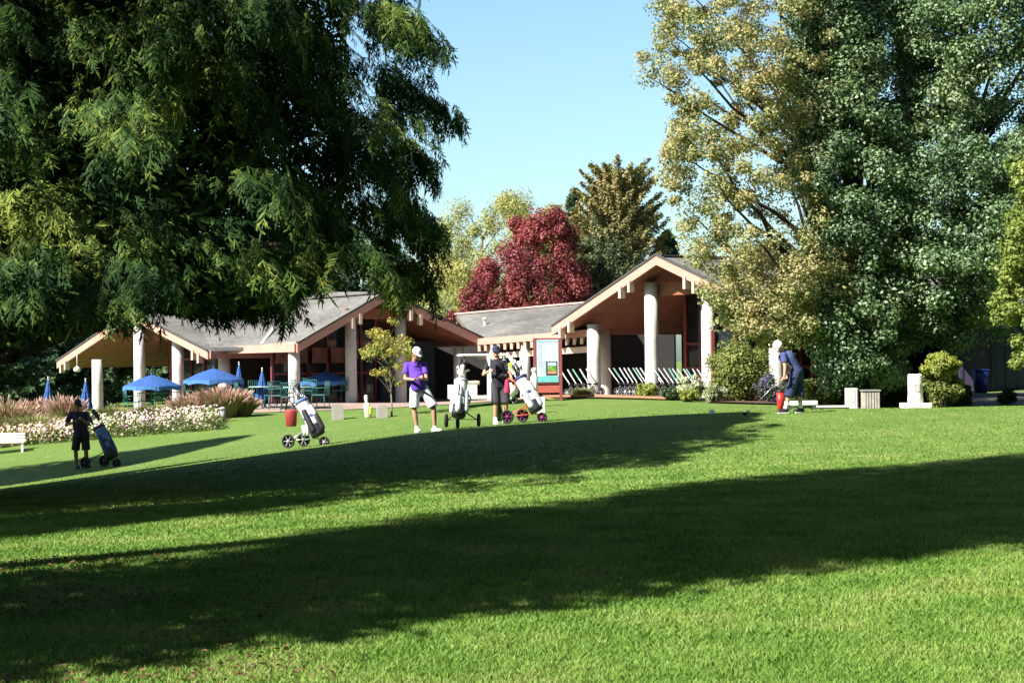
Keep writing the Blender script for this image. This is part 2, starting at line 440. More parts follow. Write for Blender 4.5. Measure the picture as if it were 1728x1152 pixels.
def tree(name, label, cat, base, rows, d, thick, ncl, rc, nleaf, leaf, lm, bark=None, tr=0.25, top=None, nlimb=24, group=None, asp=0.65, flat=0.8, droop=0.0, upb=0.5, extra=None):
    base = Vector(base); root = empty(name, base, label=label, cat=cat, group=group)
    cen = clumps(rows, d, thick, ncl)
    if extra is not None: cen = np.concatenate([cen, extra])
    v, f = leaves(cen, rc, nleaf, leaf, asp, flat, droop, upb)
    npmesh('crown', v, f, lm, root)
    mb = MB(); zs = cen[:, 2]; zt = top if top else float(np.percentile(zs, 85)); cx = float(cen[:, 0].mean()); cy = float(cen[:, 1].mean())
    tp = Vector((cx * .7 + base.x * .3, cy, zt)); H = zt - base.z
    N = 10; pts = [base - Vector((0, 0, .15))] + [base.lerp(tp, (i / N)) + Vector((random.gauss(0, .02), random.gauss(0, .02), 0)) * H * .4 for i in range(1, N + 1)]
    mb.tube(pts, [tr * 1.35] + [tr * (1 - 0.85 * i / N) for i in range(1, N + 1)], 10)
    for k in RNG.choice(len(cen), min(nlimb, len(cen)), replace=False):
        c_ = Vector(cen[k]); hz = (c_.z - base.z) / max(H, .1)
        t = min(0.92, max(0.16, hz - random.uniform(0.12, 0.32))); i = t * N; i0 = int(i); p0 = pts[i0].lerp(pts[min(i0 + 1, N)], i - i0)
        rr = tr * (1 - .85 * t) * 0.55; limb(mb, p0, c_, rr, rr * .15, 0.12)
    mb.build('trunk', bark or bark_d, root, world=True)
    return root

# --- big cedar at the upper left, trunk outside the frame
def frond_template(seed):
    """a flat drooping cedar spray: forked, uneven side sprays along a mid stem"""
    r = random.Random(seed); V = []; Fc = []
    def blade(p, q, w):
        p = np.array(p); q = np.array(q); m_ = p * .45 + q * .55 + np.array([0, 0, 0.02]); d = unit((q - p)[None])[0]; s = np.cross(d, [0.1, 0, 1.0]); s = s / max(1e-6, np.linalg.norm(s)) * w
        b = len(V); V.extend([p - s * .3, p + s * .3, m_ + s, q, m_ - s]); Fc.append((b, b + 1, b + 2, b + 4)); Fc.append((b + 4, b + 2, b + 3, b + 3))
    bend = r.uniform(-.25, .25)
    def ax(t): return np.array([t, bend * t * t, -0.45 * t * t])
    n = 6
    for i in range(n):
        for s in (-1, 1):
            if r.random() < .12: continue
            t = 0.05 + 0.85 * (i + r.uniform(-.35, .35)) / n; L = (0.42 - .26 * i / n) * r.uniform(.6, 1.25); a = r.uniform(.45, .95)
            p = ax(t); q = p + np.array([L * math.cos(a), s * L * math.sin(a), -0.35 * L - r.uniform(0, .2) * L])
            blade(p, q, 0.030)
            for u in (0.3, 0.55, .8):
                p2 = p * (1 - u) + q * u; sg = r.choice((-1, 1)); k = r.uniform(.25, .5); a2 = a * s + sg * r.uniform(.35, .8)
                blade(p2, p2 + np.array([L * k * math.cos(a2), L * k * math.sin(a2), -.35 * L * k]), 0.022)
    blade(ax(0), ax(.55), 0.022); blade(ax(.5), ax(1.08), 0.035)
    return np.array(V), np.array(Fc)
TEMPL = [frond_template(k) for k in range(5)]
CX, CY, CRAD = -9.1, 26.5, 8.4
def cedar():
    base = Vector((CX, CY, G(CX, CY)))
    root = empty('cedar_tree', base, label='huge dark drooping cedar whose boughs fill the upper left in front', cat='tree')
    right = [(-400, 700), (-60, 748), (0, 760), (60, 768), (110, 748), (160, 800), (225, 768), (290, 735), (340, 782), (380, 742), (430, 768), (470, 728), (520, 745), (560, 700)]
    bottom = [(-400, 640), (0, 620), (90, 600), (160, 548), (250, 548), (330, 562), (400, 548), (470, 552), (540, 505), (560, 468), (620, 455), (640, 510), (700, 540), (760, 545), (800, 400)]
    def ok(p, mx=0, my=0):
        x, y = project(p)
        return x < np.interp(y, [r[0] for r in right], [r[1] for r in right]) - mx and y < np.interp(x, [r[0] for r in bottom], [r[1] for r in bottom]) - my
    def ok_np(p, mx, my):
        v = (p - np.array(EYE)) @ PM; x = 864 + F * v[:, 0] / -v[:, 2]; y = 576 - F * v[:, 1] / -v[:, 2]
        return (v[:, 2] > -1) | ((x < np.interp(y, [r[0] for r in right], [r[1] for r in right]) - mx) & (y < np.interp(x, [r[0] for r in bottom], [r[1] for r in bottom]) - my))
    def rmax(z, th=-0.9):
        r = float(np.interp(z, [0, 5, 8.3, 9.3, 10.9, 13.5, 15.5], [8.3, 8.3, 8.2, 6.0, 4.8, 2.9, .2])); th = math.atan2(math.sin(th), math.cos(th))
        r *= 1 - .5 * max(0, math.cos(th - 2.21)) * min(1, max(0, (z - 6.5) / 2.5))
        if math.sin(th) > .05: r = min(r, (3.9 if z < 4 else 2.8) / math.sin(th))
        return r + 2.7 * math.exp(-((th + 1.1) / .5) ** 2) * min(1, max(0, (6.2 - z) / 3.5))
    def off(z): k = -.5 * min(1, max(0, (z - 8) / 3)); return (-.6 * k, .8 * k)
    pads = []; tries = 0
    while len(pads) < 680 and tries < 40000:
        tries += 1
        th = random.uniform(0, 2 * math.pi)
        if math.sin(th) > 0.35 and random.random() < 0.6: continue
        z = random.uniform(1.7, 9.9); z = round(z / 1.05) * 1.05 + random.gauss(0, .17) + .35 * math.sin(th * 7)
        k = random.choice((1.03, 1, .95, .88, .8, .7)); r = rmax(z, th) * k * random.uniform(0.93, 1.02) * (.94 + .06 * math.sin(th * 9 + z * 2.3))
        p = Vector((CX + r * math.cos(th), CY + r * math.sin(th), z))
        if not ok(p, 2 + 22 * random.random(), 44): continue
        pads.append((p, th))
    fv = []; 
    O = []; X = []; Y = []; Z = []; S = []
    for (p, th) in pads:
        out = Vector((math.cos(th), math.sin(th), 0)); side = Vector((-out.y, out.x, 0))
        yaw = random.gauss(0, .35); out = (out * math.cos(yaw) + side * math.sin(yaw)); side = Vector((-out.y, out.x, 0))
        L = random.uniform(0.9, 1.6); Wd = random.uniform(0.35, 0.7); n = random.randint(46, 66)
        for j in range(n):
            t = random.random(); s = random.uniform(-1, 1) * (1 - t * .6)
            q = p + out * (t - .75) * L + side * s * Wd + Vector((0, 0, -0.5 * t * t * L + random.gauss(0, .09) - 0.25 * abs(s)))
            if not ok(q, 0, 22): continue
            a = s * 0.9 + random.gauss(0, .35); d = out * math.cos(a) + side * math.sin(a)
            pit = -(0.35 + 0.75 * t + random.gauss(0, .22)); x = (d * math.cos(pit) + Vector((0, 0, math.sin(pit)))).normalized()
            y = (Vector((0, 0, 1)).cross(x)).normalized(); z = x.cross(y); ro = random.gauss(0, .35)
            y2 = y * math.cos(ro) + z * math.sin(ro); z2 = x.cross(y2)
            O.append(q); X.append(x); Y.append(y2); Z.append(z2); S.append(random.uniform(0.20, 0.46))
    O, X, Y, Z, S = [np.array(a, np.float32) for a in (O, X, Y, Z, S)]
    vv = []; ff = []; off_ = 0; pick = RNG.integers(0, len(TEMPL), len(O))
    for k, (tv, tf) in enumerate(TEMPL):
        i = pick == k; T = tv.astype(np.float32)
        v = O[i][:, None] + S[i][:, None, None] * (T[None, :, 0:1] * X[i][:, None] + T[None, :, 1:2] * Y[i][:, None] + T[None, :, 2:3] * Z[i][:, None])
        ff.append((tf[None] + (np.arange(i.sum()) * len(T))[:, None, None]).reshape(-1, 4) + off_); vv.append(v.reshape(-1, 3)); off_ += vv[-1].shape[0]
    v = np.concatenate(vv); f = np.concatenate(ff); print('cedar fronds', len(O), 'faces', len(f))
    # quads with a doubled corner become triangles: split
    quads = f[f[:, 2] != f[:, 3]]; tris = f[f[:, 2] == f[:, 3]][:, :3]
    tri = np.concatenate([quads[:, [0, 1, 2]], quads[:, [0, 2, 3]], tris])
    cm = leafmat('cedar_foliage', [(0.012, 0.03, 0.012), (0.022, 0.055, 0.018), (0.065, 0.12, 0.026), (0.25, 0.29, 0.055)], 0.15, 0.9, 0.006)  # brightest noise clumps imitate sunlit sprays as well as yellowed tips
    # inner and top foliage: simpler sprays, dense
    n = 300000; th = RNG.uniform(0, 2 * np.pi, n); z = RNG.uniform(1.9, 16, n); rr = np.array([rmax(a, b) for a, b in zip(z, th)]) * np.sqrt(RNG.uniform(0.15, 0.72, n))
    rr = np.where(z < 9, rr * 0.93, rr); ofs = np.array([off(a) for a in z])
    p = np.stack([CX + rr * np.cos(th) + ofs[:, 0], CY + rr * np.sin(th) + ofs[:, 1], z], -1)
    keep = ok_np(p, 20, 24); p = p[keep]; th = th[keep]
    nr = np.stack([np.cos(th), np.sin(th), np.full(len(p), .6)], -1) + RNG.normal(0, .6, (len(p), 3))
    kv, kf = kites(p, nr, np.where(p[:, 2] > 9.5, .40, .21) * RNG.uniform(.6, 1.3, len(p)), 0.32)
    kt = np.concatenate([kf[:, [0, 1, 2]], kf[:, [0, 2, 3]]])
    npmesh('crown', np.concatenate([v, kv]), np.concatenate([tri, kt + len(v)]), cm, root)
    mb = MB(); mb.tube([base + Vector((0, 0, zz)) for zz in (-.2, .6, 3, 8, 15)], [.8, .62, .5, .35, .05], 14)
    for (p, th) in random.sample(pads, 45):
        limb(mb, (CX, CY, max(1.6, p.z + random.uniform(0, 1.0))), p - Vector((math.cos(th), math.sin(th), 0)) * 1.8, .11, .03, .06)
    # the long bare low limb seen against the left gable
    a = P(20, 600, 20.5); b = P(262, 520, 22.5)
    mb.tube([Vector((CX, CY, 1.9)), a.lerp(Vector((CX, CY, 1.9)), .5) + Vector((0, 0, -.1)), a, P(120, 562, 21.5), P(200, 545, 22), b], [.14, .11, .09, .075, .06, .03], 8)
    mb.build('trunk', bark_d, root, world=True)
    return root
cedar()

# --- trees out of frame: some cast the lawn shadows, others added to block light
def st(s, t): return (0.8 * s - 0.6 * t, 0.6 * s + 0.8 * t)
def shade_tree(s, t, H, R, z0, n, label, power=0.7, leaf=0.28):
    x, y = st(s, t); b = Vector((x, y, G(x, y))); root = empty('conifer_tree', b, label=label, cat='tree', group='shade trees left of the lawn')
    z = z0 + (H - z0) * RNG.random(n) ** 1.15; q = (z - z0) / (H - z0)
    rm = R * np.minimum(1, (q + 0.06) * 5) ** .5 * (1 - q) ** power; th = RNG.uniform(0, 2 * np.pi, n)
    rm = rm * (1 + .10 * np.sin(7 * z + 3 * th)); r = rm * np.sqrt(RNG.random(n))
    p = np.stack([x + r * np.cos(th), y + r * np.sin(th), b.z + z], -1)
    v, f = kites(p, RNG.normal(size=(n, 3)), leaf * RNG.uniform(.6, 1.4, n), .5)
    npmesh('crown', v, f, shade_m, root)
    mb = MB(); mb.tube([b + Vector((0, 0, k)) for k in (-.2, H * .4, H * .95)], [.4, .25, .04], 10); mb.build('trunk', bark_d, root, world=True)
shade_m = leafmat('dark_conifer', [(0.02, 0.045, 0.02), (0.04, 0.08, 0.03), (0.06, 0.10, 0.03)], .15, .5)
shade_tree(-12.5, 18.0, 21.0, 3.3, 2.0, 32000, 'unseen dark conifer added to shade the cedar', .45)  # put in out of view to shade the cedar and the lawn below
shade_tree(-12.5, 22.9, 31.0, 3.3, 13.0, 18000, 'unseen slender dark conifer added to darken the right of the cedar', .45)  # high-crowned conifer put in out of view to darken the cedar's right side
shade_tree(-2.0, 40.0, 22.0, 5.2, 1.0, 34000, 'dark conifer farthest left beyond the cedar', .7)
for (x, y, H, R, lab) in ((16, -6, 22, 6, 'right behind the camera'), (26, 2, 24, 7, 'to the right of the camera'), (30, 16, 22, 7, 'right of the lawn'), (6, -16, 24, 7, 'behind the camera'), (-6, -18, 24, 7, 'behind the camera on its left'), (20, -22, 26, 8, 'far behind the camera'), (-20, -22, 24, 8, 'far behind on the left'), (32, 32, 20, 6, 'right of the big green trees'), (34, -12, 26, 9, 'far right behind the camera'), (2, -32, 28, 9, 'far behind, straight back'), (-30, -26, 22, 9, 'farthest back on the left'), (-42, -8, 22, 9, 'far off on the left'), (-44, 14, 24, 9, 'far left beyond the lawn'), (40, 22, 26, 9, 'farthest right of the lawn')):
    t_ = -.6 * x + .8 * y; shade_tree(.8 * x + .6 * y, t_, H, R, 1.0, 9000, 'unseen tall evergreen added ' + lab, .6, .8)  # evergreens put in out of view to cut sky light on shaded grass
shade_tree(-3.5, 10.9, 23.0, 2.65, 1.0, 34000, 'tall dark conifer just left of the camera', .33)
shade_tree(-11.0, 11.7, 36.0, 3.3, 17.0, 38000, 'tallest dark conifer behind the camera on the left', .35)
shade_tree(-5.0, 13.7, 31.0, 2.3, 16.5, 22000, 'slender dark conifer between two taller ones on the left', .4)
shade_tree(0.5, 33.0, 15.6, 4.6, 1.0, 15000, 'dark conifer beyond the cedar, left of the frame', .8)

# --- tall leafy trees on the right
yel = leafmat('yellowing_leaves', [(0.16, 0.20, 0.06), (0.26, 0.29, 0.10), (0.38, 0.36, 0.15), (0.45, 0.34, 0.17)], .35, .9)
grn = leafmat('deep_green_leaves', [(0.05, 0.115, 0.038), (0.08, 0.165, 0.052), (0.115, 0.205, 0.065), (0.17, 0.24, 0.075)], .3, .5, .08)
grn2 = leafmat('mid_green_leaves', [(0.05, 0.115, 0.036), (0.08, 0.165, 0.05), (0.115, 0.205, 0.065), (0.18, 0.24, 0.075)], .3, .5, .08)
lime = leafmat('lime_leaves', [(0.11, 0.17, 0.03), (0.19, 0.26, 0.045), (0.28, 0.33, 0.07)], .35, 1.0)
ex = PA(np.array([1085, 1100, 1120, 1095, 1130, 1125, 1140, 1200, 1215, 1250, 1280, 1320.]), np.array([95, 110, 60, 130, 270, 300, 20, 500, 515, 530, 545, 560.]), np.full(12, 41.5))
k_ = 70; ex = np.concatenate([ex, PA(RNG.uniform(1205, 1420, k_), RNG.uniform(425, 560, k_), RNG.uniform(40.8, 43, k_))]); ex = ex[np.array([project(q)[1] < np.interp(project(q)[0], [1180, 1240, 1300, 1430], [480, 545, 575, 575]) for q in ex])]
tree('yellowing_tree', 'tall sparse tree with yellow autumn leaves overhanging the gabled roof', 'tree', GP(1405, 44.5),
     [(-330, 1290, 1400), (-200, 1170, 1440), (-60, 1120, 1450), (0, 1115, 1440), (90, 1115, 1420), (200, 1135, 1410), (300, 1135, 1420), (380, 1155, 1430), (450, 1175, 1430), (510, 1200, 1440), (545, 1228, 1430), (575, 1275, 1420)],
     42.5, 5.5, 700, .34, 135000, .085, yel, bark_d, .20, nlimb=50, extra=ex, flat=.75)
tree('maple_tree', 'dense dark green broadleaf tree in the middle of the tall group on the right', 'tree', GP(1450, 45.5),
     [(-400, 1380, 1440), (-200, 1330, 1500), (0, 1345, 1480), (100, 1340, 1490), (200, 1350, 1510), (300, 1345, 1540), (370, 1375, 1545), (430, 1390, 1500), (500, 1365, 1500), (560, 1370, 1510), (600, 1385, 1515), (635, 1400, 1500)],
     42.3, 5.0, 520, .46, 170000, .098, grn, bark_d, .30, nlimb=30)
tree('maple_tree', 'dense green broadleaf tree nearest the right edge with boughs hanging low', 'tree', GP(1600, 46.5),
     [(-400, 1560, 1680), (-200, 1510, 1800), (0, 1500, 1850), (100, 1515, 1870), (200, 1525, 1860), (300, 1495, 1850), (370, 1480, 1830), (430, 1480, 1800), (490, 1485, 1740), (530, 1490, 1700), (560, 1500, 1680), (580, 1510, 1600)],
     43.5, 6.0, 820, .48, 270000, .098, grn2, bark_d, .24, nlimb=40)
tree('lime_green_tree', 'bright yellow-green tree reaching in at the right edge', 'tree', GP(1850, 38),
     [(200, 1750, 1850), (265, 1715, 1900), (330, 1705, 1930), (400, 1697, 1940), (470, 1690, 1940), (540, 1688, 1930), (600, 1702, 1900), (632, 1710, 1850)],
     38, 3.0, 130, .30, 34000, .10, lime, bark_d, .14, nlimb=20)

# --- trees behind the clubhouse
wil = leafmat('pale_willow_leaves', [(0.24, 0.28, 0.08), (0.36, 0.37, 0.11), (0.46, 0.42, 0.15)], .4, .3)
red = leafmat('crimson_leaves', [(0.08, 0.016, 0.022), (0.17, 0.028, 0.036), (0.27, 0.05, 0.055), (0.34, 0.10, 0.07)], .3, .45)
gold = leafmat('golden_conifer', [(0.09, 0.12, 0.045), (0.18, 0.19, 0.07), (0.29, 0.24, 0.09), (0.38, 0.28, 0.12)], .2, .35)
dkb = leafmat('dark_far_conifer', [(0.025, 0.06, 0.03), (0.05, 0.10, 0.045), (0.08, 0.13, 0.05)], .2, .4)
olv = leafmat('olive_leaves', [(0.05, 0.075, 0.03), (0.09, 0.12, 0.045), (0.16, 0.17, 0.07)], .3, .4)
tree('willow_tree', 'pale yellow-green willow standing behind the crimson tree', 'tree', GP(800, 96),
     [(325, 800, 850), (345, 765, 880), (380, 748, 905), (430, 735, 930), (480, 725, 930), (540, 720, 900)], 96, 9, 140, .8, 46000, .19, wil, bark_p, .3, droop=.8, asp=.35)
tree('crimson_tree', 'crimson autumn tree rising behind the roof of the connecting wing', 'tree', GP(890, 82),
     [(362, 872, 945), (390, 868, 965), (430, 855, 975), (455, 810, 982), (490, 775, 992), (530, 768, 995), (570, 770, 985)], 82, 7, 200, .48, 60000, .135, red, bark_d, .25, flat=1.1)
def conifer(name, label, px, d, ytop, ybot, wpx, lm, n, leaf, seed=0, topw=0.1, up=0.35, group=None, nb=260):
    b = GP(px, d); top = P(px, ytop, d); zb = P(px, ybot, d).z; root = empty(name, b, label=label, cat='tree', group=group)
    R = wpx / 2 / F * d; H = top.z - zb; O = []; N = []
    mb = MB(); mb.tube([b - Vector((0, 0, .2)), b.lerp(top, .5), top], [R * .09 + .1, R * .05 + .05, .02], 9)
    per = n // nb
    for i in range(nb):
        q = (i + random.random()) / nb; z = zb + H * q; r = R * (topw + (1 - topw) * (1 - q) ** .65) * random.choice((.6, .75, .85, .95, 1.0, 1.12)); th = random.uniform(0, 6.283)
        dv = np.array([math.cos(th), math.sin(th), 0]); s = np.sqrt(RNG.random(per))
        p = np.array([b.x, b.y, z]) + dv * (r * s)[:, None]; p[:, 2] += up * r * s ** 1.5; p += RNG.normal(0, .045 * R + .05, p.shape) * (1.25 - s)[:, None]
        O.append(p); N.append(np.tile(dv * .3 + np.array([0, 0, .8]), (per, 1)))
        if i % 4 == 0: mb.tube([(b.x, b.y, z), (b.x + dv[0] * r * .8, b.y + dv[1] * r * .8, z + up * r * .6)], [.04, .012], 5)
    O = np.concatenate(O); N = np.concatenate(N) + RNG.normal(0, .7, O.shape)
    v, f = kites(O, N, leaf * RNG.uniform(.6, 1.4, len(O)), .4)
    npmesh('crown', v, f, lm, root); mb.build('trunk', bark_d, root, world=True); return root
conifer('golden_conifer', 'bronze-gold conifer rising above the other trees behind the clubhouse', 1045, 88, 304, 520, 190, gold, 60000, .19, topw=.50, up=.65, nb=240)
conifer('conifer_tree', 'small blue-green conifer left of the bronze-gold one', 972, 96, 322, 520, 60, dkb, 9000, .3, up=.5)
conifer('conifer_tree', 'low dark conifer at the right peak of the clubhouse roof', 1128, 92, 396, 520, 90, dkb, 11000, .3, up=.4)
tree('olive_tree', 'olive-green bush-like tree between the crimson tree and the gabled roof', 'tree', GP(1010, 78),
     [(405, 985, 1030), (430, 975, 1065), (470, 965, 1085), (520, 955, 1075)], 86, 5, 80, .5, 22000, .15, olv, bark_d, .2)
tree('olive_tree', 'yellowish tree showing between the bronze conifer and the gabled roof', 'tree', GP(925, 100),
     [(355, 900, 960), (380, 890, 990), (430, 900, 1000), (500, 900, 1000)], 100, 5, 50, .8, 12000, .24, wil, bark_d, .2)
tree('evergreen_tree', 'dark blue-green tree behind the shaded gable under the cedar boughs', 'tree', GP(590, 100),
     [(400, 560, 640), (430, 535, 680), (480, 520, 720), (540, 520, 720)], 100, 8, 60, 1.0, 16000, .32, dkb, bark_d, .3)
for (px, d, yt, w, lab) in ((-60, 74, 300, 330, 'large dark evergreen at the far left edge behind the patio'), (60, 82, 380, 260, 'dark evergreen behind the pink grasses on the left'), (190, 96, 400, 260, 'dark evergreen behind the left gable roof'), (380, 100, 420, 260, 'dark evergreen hidden behind the cedar boughs and the roof')):
    conifer('evergreen_tree', lab, px, d, yt, 705, w, dkb, 26000, .36, topw=.35, up=.15, group='dark evergreens behind the left pavilion')
for (px, d, yt, w, lab) in ((1460, 90, 330, 330, 'dark evergreen behind the tall green trees'), (1690, 84, 300, 330, 'dark evergreen behind the blue-grey building'), (1300, 98, 420, 240, 'dark evergreen behind the yellowing tree')):
    conifer('evergreen_tree', lab, px, d, yt, 680, w, dkb, 22000, .36, topw=.3, up=.15, group='dark evergreens behind the right pavilion')
# ------------------------------------------------------------------ clubhouse
def shinglemat():
    m = bpy.data.materials.new('roof_shingles'); m.use_nodes = True
    n = m.node_tree.nodes; l = m.node_tree.links; b = n['Principled BSDF']; b.inputs['Roughness'].default_value = .9
    tc = n.new('ShaderNodeTexCoord')
    mp = n.new('ShaderNodeMapping'); mp.inputs['Scale'].default_value = (1.2, 1.2, 9); l.new(tc.outputs['Object'], mp.inputs['Vector'])
    nz = n.new('ShaderNodeTexNoise'); nz.inputs['Scale'].default_value = 2.5; nz.inputs['Detail'].default_value = 6; l.new(mp.outputs[0], nz.inputs['Vector'])
    n2 = n.new('ShaderNodeTexNoise'); n2.inputs['Scale'].default_value = .5; l.new(tc.outputs['Object'], n2.inputs['Vector'])
    a = n.new('ShaderNodeMath'); a.operation = 'MULTIPLY_ADD'; a.inputs[1].default_value = .5; l.new(n2.outputs['Fac'], a.inputs[0])
    h = n.new('ShaderNodeMath'); h.operation = 'MULTIPLY'; h.inputs[1].default_value = .5; l.new(nz.outputs['Fac'], h.inputs[0]); l.new(h.outputs[0], a.inputs[2])
    r = n.new('ShaderNodeValToRGB'); e = r.color_ramp.elements; e[0].position = .38; e[1].position = .62
    e[0].color = (.085, .082, .078, 1); e[1].color = (.175, .17, .16, 1)
    l.new(a.outputs[0], r.inputs['Fac'])
    # shingle courses: thin dark line every 13 cm of height
    sp = n.new('ShaderNodeSeparateXYZ'); l.new(tc.outputs['Object'], sp.inputs[0])
    w = n.new('ShaderNodeMath'); w.operation = 'MULTIPLY'; w.inputs[1].default_value = 1 / .085; l.new(sp.outputs['Z'], w.inputs[0])
    fr = n.new('ShaderNodeMath'); fr.operation = 'FRACT'; l.new(w.outputs[0], fr.inputs[0])
    bp = n.new('ShaderNodeBump'); bp.inputs['Strength'].default_value = .6; bp.inputs['Distance'].default_value = .02
    ad = n.new('ShaderNodeMath'); ad.operation = 'ADD'; l.new(fr.outputs[0], ad.inputs[0]); l.new(nz.outputs['Fac'], ad.inputs[1])
    l.new(ad.outputs[0], bp.inputs['Height']); l.new(bp.outputs['Normal'], b.inputs['Normal']); l.new(r.outputs['Color'], b.inputs['Base Color'])
    return m
shin_m = shinglemat()
soff_m = mat('soffit_boards', (0.21, 0.085, 0.048), .8, .2, 3)
fas_m = mat('fascia_paint', (0.46, 0.255, 0.205), .7, .06, 2)
conc_m = mat('column_concrete', (0.56, 0.545, 0.52), .9, .12, 5, .05)
mar_m = mat('maroon_paint', (0.19, 0.045, 0.045), .6, .12, 3)
beam_m = mat('pale_timber', (0.60, 0.47, 0.36), .7, .08, 3)
glass_m = glassmat('dark_glass', (0.018, 0.022, 0.026), .04)
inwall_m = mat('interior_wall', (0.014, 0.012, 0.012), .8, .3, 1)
blind_m = mat('blinds', (0.16, 0.075, 0.055), .8, .5, 2.5)
gut_m = mat('gutter', (0.06, 0.06, 0.06), .6, .1)
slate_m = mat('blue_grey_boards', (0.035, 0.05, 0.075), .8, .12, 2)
white_m = mat('white_paint', (0.80, 0.79, 0.77), .5, .04, 3)

CB = GP(760, 58)
club = empty('clubhouse', CB, label='long low clubhouse with wide gabled roofs, round concrete columns and glass walls', cat='clubhouse')
def cb(mb, name, m, label=None, bevel=0):
    o = mb.build(name, m, club, world=True, bevel=bevel)
    if label: o['label'] = label
    return o
def sub(mb, name, m, par):
    o = mb.build(name, m, None); 
    me = o.data; off = Vector(CB)
    for v in me.vertices: v.co -= off
    o.parent = par; return o
def roof_plane(mb, pts, th=.16): mb.slab(pts, th, 0)
def fascia(mb, a, b, h=.30, t=.07, out=(0, 0, 0), drop=.0):
    a = Vector(a) + Vector(out); b = Vector(b) + Vector(out)
    x = (b - a).normalized(); y = Vector((0, 0, 1)).cross(x).normalized(); 
    # board hanging vertically under the line a-b
    vs = []
    for p in (a, b):
        for zz in (0.03, -h):
            for s in (-t / 2, t / 2): vs.append(p + Vector((0, 0, zz)) + y * s)
    mb.add(vs, [(0, 1, 3, 2), (4, 6, 7, 5), (0, 4, 5, 1), (2, 3, 7, 6), (0, 2, 6, 4), (1, 5, 7, 3)])

def gable(G0, phi, Ll, Lr, ml, mr, depth, label, tails=True, ridge_rise=0.0, Ll2=None, header=None, htl=None, fas=None):
    """gabled roof; gable line u goes right and towards the camera by phi; ridge runs back from G0"""
    u = Vector((math.cos(phi), -math.sin(phi), 0)); r = Vector((math.sin(phi), math.cos(phi), 0))
    El = G0 - u * Ll - Vector((0, 0, ml * Ll)); Er = G0 + u * Lr - Vector((0, 0, mr * Lr))
    Gb = G0 + r * depth
    a = MB(); a.slab([G0, Gb, Gb - u * Ll - Vector((0, 0, ml * Ll)), El], .14); a.slab([G0, Er, Gb + u * Lr - Vector((0, 0, mr * Lr)), Gb], .14)
    ro = cb(a, 'roof', shin_m, label)
    ri = MB(); ri.beam(G0 + Vector((0, 0, .02)), Gb + Vector((0, 0, .02)), .28, .05); sub(ri, 'ridge_cap', shin_m, ro)
    z = Vector((0, 0, -.155)); i = r * .06
    s = MB(); s.slab([G0 + z + i, El + z + i, Gb - u * Ll - Vector((0, 0, ml * Ll)) + z, Gb + z], .03)
    s.slab([G0 + z + i, Gb + z, Gb + u * Lr - Vector((0, 0, mr * Lr)) + z, Er + z + i], .03)
    sub(s, 'soffit', soff_m, ro)
    f = MB(); fascia(f, El, G0, out=-r * .04, h=.27); fascia(f, G0 + u * .002, Er, out=-r * .04, h=.27)
    fascia(f, El + r * .003, El + r * depth, out=-u * .04, h=.24); fascia(f, Er + r * .003, Er + r * depth, out=u * .04, h=.24)
    fo = sub(f, 'fascia', fas or fas_m, ro)
    d = MB(); dd = -r * .085
    for (A, B_) in ((El, G0), (G0, Er)):
        d.beam(A + dd + Vector((0, 0, .05)), B_ + dd + Vector((0, 0, .05)), .05, .06)
    sub(d, 'drip_edge', gut_m, ro)
    return dict(u=u, r=r, El=El, Er=Er, G0=G0, ro=ro, ml=ml, mr=mr, Ll=Ll, Lr=Lr)
def under(g, s, back):
    """point under the roof: s metres right of the ridge, back metres behind the gable edge"""
    p = g['G0'] + g['u'] * s + g['r'] * back
    return Vector((p.x, p.y, g['G0'].z - (g['mr'] if s > 0 else g['ml']) * abs(s) - .19))
def header(g, s0, s1, zoff, back, h=.42, t=.16, label=None):
    a = g['G0'] + g['u'] * s0 + g['r'] * back; b = g['G0'] + g['u'] * s1 + g['r'] * back
    z = g['G0'].z + zoff; m = MB(); m.beam((a.x, a.y, z), (b.x, b.y, z), t, h); return sub(m, 'header_beam', soff_m, g['ro'])
def tails(g, ss, back=-.13, h=.38, w=.11):
    for s in ss:
        m = MB(); p = under(g, s, 0); q = p + g['r'] * back
        m.beam(Vector((q.x, q.y, p.z - h / 2 + .0)) - g['r'] * .0, Vector((q.x, q.y, p.z - h / 2)) + g['r'] * .2, w, h)
        sub(m, 'rafter_tail', beam_m, g['ro'])
def column(px, ytop, d, r=.225, label=None):
    b = GP(px, d); zt = P(px, ytop, d).z + .25; m = MB()
    m.lathe([(r * 1.02, -.15), (r * 1.0, .1), (r * .97, (zt - b.z) * .5), (r * .95, zt - b.z)], b, 24)
    return cb(m, 'column', conc_m)
